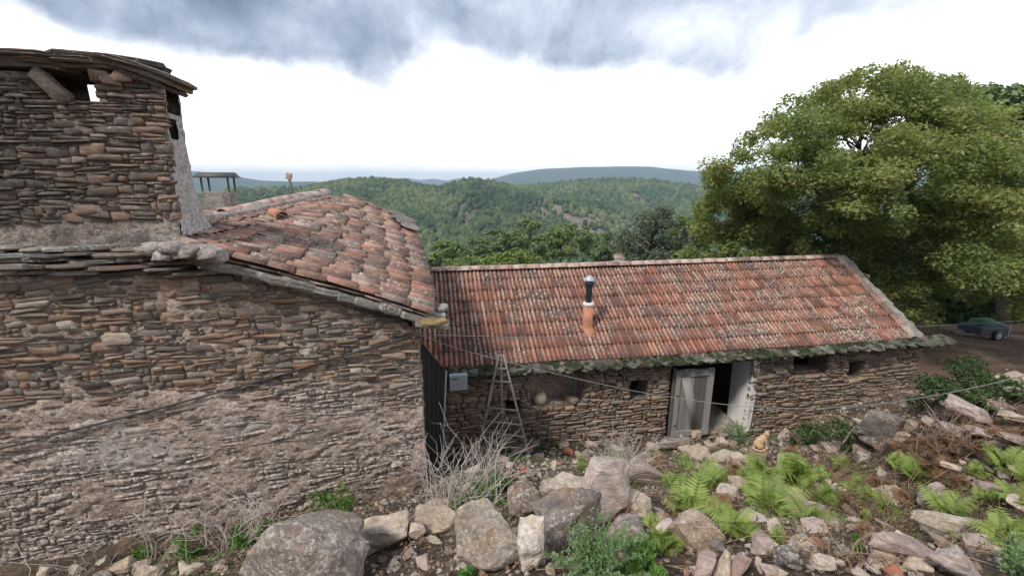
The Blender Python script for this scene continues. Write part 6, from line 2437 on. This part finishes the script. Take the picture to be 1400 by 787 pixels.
rgn = np.random.default_rng(5)
V, Q_ = leaf_cloud(centers, radii, 250000, .112, rgn, up=.75)
link('crown', mesh_np('crown', V, [Q_], M_MAPLE), big_tree)


def tree(name, label, cat, u, vbase, vtop, Y, wpx, mat, nleaf, lsize, seed, nclump=26, shape='round', group=None, trunk_r=.15, share=None):
    rg = random.Random(seed)
    base = at(u, vbase, Y)
    top = at(u, vtop, Y)
    gz = g1(base[0], Y)
    base[2] = min(gz, base[2])
    H = top[2] - at(u, vbase, Y)[2]
    W = wpx / 600 * Y
    t = thing(name, label, cat, base, group)
    S = Soup()
    zb = at(u, vbase, Y)[2]
    limb(S, base - np.array([0, 0, .3]), (top[0], Y, zb + H * .75), trunk_r, trunk_r * .35, rg, 7, .02)
    C, R = [], []
    for k in range(nclump):
        h = rg.uniform(.12, 1)
        if shape == 'pine':
            wr = (1.02 - h) * .8 + .15
        elif shape == 'umbrella':
            h = rg.uniform(.5, 1)
            wr = .5 + .5 * math.sqrt(max(0, 1 - ((h - .6) / .42) ** 2))
        else:
            wr = math.sqrt(max(.05, 1 - ((h - .5) / .55) ** 2))
        a = rg.uniform(0, 2 * pi)
        q = wr * W * .5 * rg.uniform(.35, .95)
        c = np.array([top[0] + cos(a) * q, Y + sin(a) * q, zb + H * h * .96])
        C.append(c)
        rr2 = W * rg.uniform(.10, .20)
        R.append((rr2, rr2, rr2 * .62))
        limb(S, (top[0], Y, zb + H * h * .7), c, trunk_r * .28, .01, rg, 4, .05)
    link('trunk', S.mesh('trunk', M_BARK, True), t)
    rn = np.random.default_rng(seed)
    V, Q_ = leaf_cloud(C, R, nleaf, lsize, rn)
    link('crown', mesh_np('crown', V, [Q_], mat), t)
    return t


tree('pine_tree', 'dark green pine behind the right side of the big spreading tree', 'tree', 1385, 420, 112, 22, 170, M_PINE, 12000, .30, 1, 46, 'round', trunk_r=.3)
tree('pine_tree', 'dark pine at the far right edge behind the big tree', 'tree', 1480, 440, 125, 25, 190, M_PINE, 9000, .32, 2, 40, 'round', trunk_r=.3)
tree('dark_tree', 'shaded dark tree low behind the trunk of the big tree', 'tree', 1250, 440, 330, 26, 130, M_SHRUB, 7000, .30, 3, 36)
tree('dark_tree', 'shaded dark tree at the right edge below the big crown', 'tree', 1400, 446, 320, 24, 170, M_SHRUB, 8000, .28, 4, 36)
tree('olive_tree', 'silvery grey tree behind the barn ridge left of the big tree', 'tree', 893, 368, 283, 24, 88, M_OLIVE, 9000, .15, 5, 50, trunk_r=.15)
tree('young_tree', 'thin green tree between the silvery tree and the big crown', 'tree', 948, 368, 286, 22, 56, M_LIGHTG, 4200, .15, 6, 34, trunk_r=.08)
tree('fig_tree', 'yellow green broad leaved bush tree just behind the barn ridge', 'tree', 690, 385, 344, 17, 96, M_FIG, 3400, .17, 7, 34, trunk_r=.08)
tree('fig_tree', 'small yellow green bush tree behind the barn ridge next to the house', 'tree', 630, 392, 362, 16, 60, M_FIG, 1500, .16, 8, 22, trunk_r=.06)
tree('oak_tree', 'dark round tree at the left end of the barn ridge behind the house eave', 'tree', 588, 395, 372, 13.5, 26, M_SHRUB, 700, .12, 9, 12, trunk_r=.05)
mid = [(768, 372, 312, 55, 50, 'umbrella', 'broad light green tree just behind the barn ridge left of the flue'), (735, 372, 330, 50, 40, 'round', 'light green rounded tree behind the barn ridge near the fig bush'),
       (822, 368, 330, 52, 34, 'round', 'light green rounded tree behind the barn ridge above the flue'), (600, 380, 345, 48, 40, 'round', 'rounded green tree beside the far corner of the house roof'),
       (782, 366, 300, 66, 58, 'umbrella', 'tall rounded pine rising in the centre behind the barn'), (744, 370, 322, 66, 46, 'umbrella', 'pine left of the tall rounded centre pine'),
       (812, 360, 318, 74, 40, 'umbrella', 'pine right of the tall rounded centre pine'), (700, 366, 318, 85, 50, 'umbrella', 'pine behind the fig bush, second from the left of the row'),
       (655, 368, 326, 80, 50, 'umbrella', 'pine at the left of the row behind the barn'), (612, 372, 330, 78, 46, 'umbrella', 'leftmost pine of the row next to the house roof'),
       (835, 352, 316, 95, 26, 'round', 'small dark tree at the clearing beyond the barn'), (862, 350, 322, 90, 24, 'round', 'small dark tree right of the clearing'),
       (725, 362, 300, 120, 40, 'umbrella', 'farther pine above the centre row'), (675, 362, 308, 130, 40, 'umbrella', 'farther pine above the left row'),
       (925, 362, 316, 60, 50, 'round', 'dark green tree behind the silvery tree'), (640, 380, 350, 45, 44, 'round', 'dark bushy tree low behind the barn near the house')]
for i, (u, vb, vt, Y_, w_, sh, lb) in enumerate(mid):
    tree('pine_tree', lb, 'tree', u, vb + 10, vt, Y_, w_, M_LIGHTG if i % 3 == 0 else M_PINE, 3600, Y_ * .0065, 30 + i, 30, sh, 'pines beyond the barn', .22)

# wooded slopes: thousands of crowns as one mass each
def crown_units(nv):
    out = []
    for q in range(nv):
        bm = bmesh.new()
        bmesh.ops.create_icosphere(bm, subdivisions=1, radius=.5)
        rg = random.Random(q)
        for v in bm.verts:
            v.co *= rg.uniform(.72, 1.15)
            v.co.z *= 1.25
        V = np.array([v.co[:] for v in bm.verts])
        T = np.array([[v.index for v in f.verts] for f in bm.faces])
        bm.free()
        out.append((V, T))
    return out


CU = crown_units(6)


def forest(name, n, ymin, ymax, umin, umax, size, mat, seed, label, mask=None):
    rg = np.random.default_rng(seed)
    y = np.sqrt(rg.uniform(ymin ** 2, ymax ** 2, n))
    u = rg.uniform(umin, umax, n)
    x = (u - 700) / FPX * y * 1.03
    if mask is not None:
        k = mask(x, y, u, rg)
        x, y, u = x[k], y[k], u[k]
    z = ground(x, y)
    n = len(x)
    Vs, Ts, off = [], [], 0
    pick = rg.integers(0, len(CU), n)
    s = size * rg.uniform(.55, 1.3, n)
    for q, (V, T) in enumerate(CU):
        idx = np.where(pick == q)[0]
        a = rg.uniform(0, 6.3, len(idx))
        c, s_ = np.cos(a)[:, None], np.sin(a)[:, None]
        ss = s[idx][:, None]
        X_ = (V[:, 0] * c - V[:, 1] * s_) * ss
        Y_ = (V[:, 0] * s_ + V[:, 1] * c) * ss
        Z_ = V[:, 2][None] * ss * rg.uniform(.9, 1.5, (len(idx), 1))
        W = np.stack([X_ + x[idx][:, None], Y_ + y[idx][:, None], Z_ + z[idx][:, None] + ss * .45], -1)
        Vs.append(W.reshape(-1, 3))
        Ts.append((T[None] + (np.arange(len(idx)) * len(V))[:, None, None]).reshape(-1, 3) + off)
        off += len(idx) * len(V)
    me = mesh_np(name, np.concatenate(Vs), [np.concatenate(Ts)], mat)
    return tag(link(name, me, kind='stuff'), label, 'forest')


M_WOODS, _w = new_mat('distant_woods')
_r = _w.geo.outputs['Random Per Island']
_bn = _w.noise(_w.pos, .010, 4, .6)
_wc = _w.ramp(_w.math('ADD', _w.math('MULTIPLY', _r, .45), _w.math('MULTIPLY', _w.rng(_bn, .3, .7), .55)),
              [(0.05, (0.022, 0.045, 0.025)), (0.3, (0.05, 0.085, 0.04)), (0.55, (0.095, 0.14, 0.055)), (0.75, (0.16, 0.195, 0.08)), (0.95, (0.24, 0.22, 0.12))])
_w.put(_w.p.inputs['Base Color'], _wc)
_w.p.inputs['Roughness'].default_value = .9
_w.p.inputs['Specular IOR Level'].default_value = .1
bump(_w, _w.noise(_w.pos, 1.4, 4, .7), 1.0, 1.2)


def scar(x, y, u, rg):
    keep_ = np.ones(len(x), bool)
    for (sx_, sy_, ax_, ay_, rot_, col_) in SCARS:
        q = ((x - sx_) / ax_) ** 2 + ((y - sy_) / ay_) ** 2
        keep_ &= ~((q < 1.0 + .5 * vnoise(x / 12, y / 12, 5)) & (rg.random(len(x)) < .85))
    bare2 = (vnoise(x / 60, y / 90, 71) > .5) & (y > 300)
    return keep_ & ~(bare2 & (rg.random(len(x)) < .6))


forest('forest', 9000, 60, 330, 330, 1010, 5.0, M_WOODS, 1, 'mixed woods on the near valley side beyond the barn', scar)
forest('forest', 17000, 330, 660, 330, 1010, 6.4, M_WOODS, 2, 'pine woods covering the middle green hill', scar)
forest('forest', 9000, 560, 1000, 560, 1030, 8.0, M_WOODS, 3, 'pine woods covering the round hill on the right', scar)
forest('forest', 5000, 30, 140, 150, 1500, 4.0, M_WOODS, 4, 'shrubby woods falling away just behind the buildings', lambda x, y, u, rg: (y > 42) | (np.abs(u - 900) > 300))

# small white shed at the clearing
p = at(843, 356, 90)
shed = thing('shed', 'tiny white shed at the clearing beyond the barn ridge', 'shed', (p[0], 90, g1(p[0], 90)))
link('wall', bevel_box('wall', (-1.4, 1.4, -1, 1, 0, max(1.6, p[2] - g1(p[0], 90) + .6)), M_WHITE, .02), shed, local=True)
hh = max(1.6, p[2] - g1(p[0], 90) + .6)
link('roof', mesh_np('roof', np.array([(-1.6, -1.2, hh), (1.6, -1.2, hh), (1.6, 1.2, hh), (-1.6, 1.2, hh), (-1.6, 0, hh + .7), (1.6, 0, hh + .7)]),
                     [np.array([(0, 4, 3), (1, 2, 5)]), np.array([(0, 1, 5, 4), (2, 3, 4, 5)])], M_RIDGE), shed, local=True)

# ------------------------------------------------------------------ covered trailer under the tree
YTt = 16.2
tp = at(1345, 452, YTt)
tz = g1(tp[0], YTt)
tr = thing('small_trailer', 'small dark trailer with drawbar parked under the big tree', 'trailer', (tp[0], YTt, tz), None, radians(4))
M_TBODY = simple_mat('dark_blue_grey_paint', (0.05, 0.06, 0.075), .6, .3, 5, .1)
link('body', bevel_box('body', (-.75, .55, -.5, .5, .28, .62), M_TBODY, .02), tr, local=True)
link('tailboard', bevel_box('tailboard', (.56, .60, -.52, .52, .22, .72), simple_mat('pale_grey_board', (0.5, 0.5, 0.5), .6, .15, 4, .1), .01), tr, local=True)
for yy in (-.56, .56):
    M = Matrix.Translation(Vector((0, yy, .25))) @ Matrix.Rotation(pi / 2, 4, 'X')
    wh = link('wheel', lathe('wheel', [(.0, -.06), (.14, -.06), (.22, -.07), (.25, -.03), (.25, .03), (.22, .07), (.14, .06), (0, .06)], M_BLACK, 18), tr, M, local=True)
    link('rim', lathe('rim', [(.0, -.05), (.06, -.075), (.13, -.068), (.14, -.05), (.14, .05), (.13, .068), (.06, .075), (0, .05)], M_ZINC, 14), wh, local=True)
link('drawbar', tube_mesh('drawbar', [(-.7, -.3, .3), (-1.35, 0, .2), (-.7, .3, .3)], .03, M_ZINC, 6), tr, local=True)
link('prop_leg', tube_mesh('prop_leg', [(-1.1, 0, .22), (-1.1, 0, 0)], .025, M_ZINC, 6), tr, local=True)
tarp = mesh_np('green_tarp', stone_unit(12)[0][:, [0, 2, 1]] * np.array([.7, .6, -.22]), [stone_unit(12)[1], stone_unit(12)[2]], simple_mat('green_tarp', (0.03, 0.09, 0.065), .8, .4, 5, .3), True)
tag(link('tarp', tarp, None, Matrix.Translation(Vector((tp[0] - .1, YTt, tz + .52)))), 'crumpled green tarp lying on the small trailer', 'tarp')

tr.scale = (.85, .85, .85)
# ------------------------------------------------------------------ the cat
M_CAT, _k = new_mat('orange_tabby_fur')
_st = _k.n('ShaderNodeTexWave', wave_type='BANDS', bands_direction='Z')
_k.put(_st.inputs['Vector'], _k.obj)
_st.inputs['Scale'].default_value = 9
_st.inputs['Distortion'].default_value = 5
_kc = _k.mix(_k.rng(_st.outputs[1], .3, .8), (0.52, 0.33, 0.18), (0.60, 0.42, 0.26))
_sx = _k.n('ShaderNodeSeparateXYZ')
_k.put(_sx.inputs[0], _k.obj)
_wm = _k.math('MULTIPLY', _k.rng(_sx.outputs[0], .045, .07), _k.rng(_sx.outputs[2], .30, .26))
_kc = _k.mix(_wm, _kc, (0.78, 0.70, 0.60))
_k.put(_k.p.inputs['Base Color'], _kc)
_k.p.inputs['Roughness'].default_value = .9
bump(_k, _k.noise(_k.obj, 120, 3, .6), .6, .004)


cy_ = 7.5
while at(1040, 612, cy_)[2] - g1(at(1040, 612, cy_)[0], cy_) < .27 and cy_ > 4:
    cy_ -= .05
cat_p = at(1040, 612, cy_)
cat_g = g1(cat_p[0], cy_)
# sitting in profile, chest to the right (+x), head turned to the camera (-y)
cat = thing('cat', 'orange tabby cat with a pale face sitting on a weathered stump above the ferns', 'cat', cat_p, None, 0.0)
def blob_mesh(name, parts, mat, voxel=.006):
    """ellipsoids fused into one smooth closed surface; parts: centre, radii, rotation about x, y, z"""
    bm = bmesh.new()
    for (c, r, e) in parts:
        M = Matrix.Translation(Vector(c)) @ Matrix.Rotation(e[2], 4, 'Z') @ Matrix.Rotation(e[1], 4, 'Y') @ Matrix.Rotation(e[0], 4, 'X') @ Matrix.Diagonal(Vector((*r, 1)))
        bmesh.ops.create_icosphere(bm, subdivisions=3, radius=1, matrix=M)
    me = bpy.data.meshes.new(name)
    bm.to_mesh(me)
    bm.free()
    o = bpy.data.objects.new(name, me)
    COL.objects.link(o)
    md = o.modifiers.new('r', 'REMESH')
    md.mode = 'VOXEL'
    md.voxel_size = voxel
    sm = o.modifiers.new('s', 'SMOOTH')
    sm.factor = .6
    sm.iterations = 7
    m2 = bpy.data.meshes.new_from_object(o.evaluated_get(bpy.context.evaluated_depsgraph_get()))
    bpy.data.objects.remove(o)
    m2.materials.clear()
    m2.materials.append(mat)
    for p_ in m2.polygons:
        p_.use_smooth = True
    return m2


def seg_parts(p, q, r0, r1, n=7):
    p, q = np.array(p), np.array(q)
    return [(tuple(p + (q - p) * t), (r0 + (r1 - r0) * t,) * 3, (0, 0, 0)) for t in np.linspace(0, 1, n)]


cat_parts = [((-.050, 0, .085), (.078, .070, .082), (0, .2, 0)), ((-.030, 0, .135), (.072, .064, .080), (0, .45, 0)), ((.005, 0, .175), (.058, .056, .075), (0, .35, 0)),
             ((.030, 0, .205), (.046, .048, .060), (0, .1, 0)), ((.042, -.006, .245), (.036, .036, .040), (0, 0, 0)),
             ((.052, -.022, .288), (.043, .040, .037), (0, 0, 0)), ((.055, -.052, .277), (.021, .020, .016), (0, 0, 0)), ((.053, -.045, .265), (.024, .018, .012), (0, 0, 0)),
             ((-.040, -.050, .062), (.056, .032, .056), (0, .3, 0)), ((-.040, .050, .062), (.056, .032, .056), (0, .3, 0)),
             ((.030, -.062, .014), (.036, .017, .014), (0, 0, 0)), ((.030, .062, .014), (.036, .017, .014), (0, 0, 0)),
             ((.088, -.026, .012), (.022, .016, .013), (0, 0, 0)), ((.088, .026, .012), (.022, .016, .013), (0, 0, 0))]
for sy in (-1, 1):
    cat_parts += seg_parts((.042, sy * .034, .165), (.062, sy * .028, .09), .028, .019)
    cat_parts += seg_parts((.062, sy * .028, .09), (.076, sy * .026, .016), .018, .014)
tl_pts = [(-.11, .02, .022), (-.145, -.03, .016), (-.125, -.085, .015), (-.06, -.105, .014), (.01, -.10, .012)]
for a_, b__ in zip(tl_pts[:-1], tl_pts[1:]):
    cat_parts += seg_parts(a_, b__, .016, .014, 6)
link('body', blob_mesh('body', cat_parts, M_CAT, .005), cat, local=True)
M_EAR = simple_mat('pink_inner_ear', (0.55, 0.32, 0.24), .8, .1, 5, 0)
for sx in (-1, 1):
    ex = .052 + sx * .026
    ev = np.array([(ex - .015, -.030, .310), (ex + .015, -.030, .310), (ex, -.006, .308), (ex + sx * .008, -.022, .352)])
    link('ear', mesh_np('ear', ev, [np.array([(0, 1, 3), (1, 2, 3), (2, 0, 3), (0, 2, 1)])], M_CAT), cat, local=True)
M_EYE = simple_mat('amber_eye', (0.10, 0.07, 0.015), .2, .1, 5, 0)
for sx in (-1, 1):
    link('eye', lathe('eye', [(0, -.0035), (.005, -.003), (.0065, 0), (.005, .003), (0, .0035)], M_EYE, 10), cat,
         Matrix.Translation(Vector((.052 + sx * .017, -.0585, .294))) @ Matrix.Rotation(pi / 2, 4, 'X'), local=True)
link('nose', lathe('nose', [(0, -.003), (.0045, 0), (0, .003)], M_EAR, 8), cat, Matrix.Translation(Vector((.055, -.0725, .281))), local=True)
cs = 27 / FPX * (cy_ + .25 * -cat_p[2]) / .345
cat.scale = (cs, cs, cs)
# the stump it sits on
sth = cat_p[2] - cat_g
M_STUMP = simple_mat('orange_brown_wood', (0.20, 0.145, 0.10), .85, .4, 4, .7, 0, (6, 6, 1), .01)
pf = [(0.0, 0.0)]
stp = lathe('stump', [(.0, -.004), (.09, -.010), (.115, -.03), (.112, -sth * .3), (.125, -sth * .6), (.15, -sth - .15)], M_STUMP, 14)
for vtx in stp.vertices:
    a = math.atan2(vtx.co.y, vtx.co.x)
    f = 1 + .12 * sin(a * 3) + .08 * sin(a * 7 + 1 + vtx.co.z * 20)
    vtx.co.x *= f
    vtx.co.y *= f
tag(link('stump', stp, None, Matrix.Translation(Vector(cat_p) + Vector((-.01, 0, 0)))), 'weathered orange brown stump under the sitting cat', 'stump')

# ------------------------------------------------------------------ haze
HZ = 0.00026
hz, _h2 = new_mat('valley_haze')
_h2.t.nodes.remove(_h2.p)
pv = _h2.n('ShaderNodeVolumePrincipled')
pv.inputs['Color'].default_value = (0.66, 0.82, 1.0, 1)
pv.inputs['Density'].default_value = HZ
pv.inputs['Anisotropy'].default_value = 0.2
_h2.t.links.new(pv.outputs[0], _h2.out.inputs['Volume'])
gz_min, gz_max = float(Z.min()), float(Z.max())
hb = mesh_np('haze', box_v(-6800, 6800, -6800, 6800, gz_min - 1, max(gz_max, 12) + 4), [BOXQ], hz)
link('haze', hb, kind='stuff')
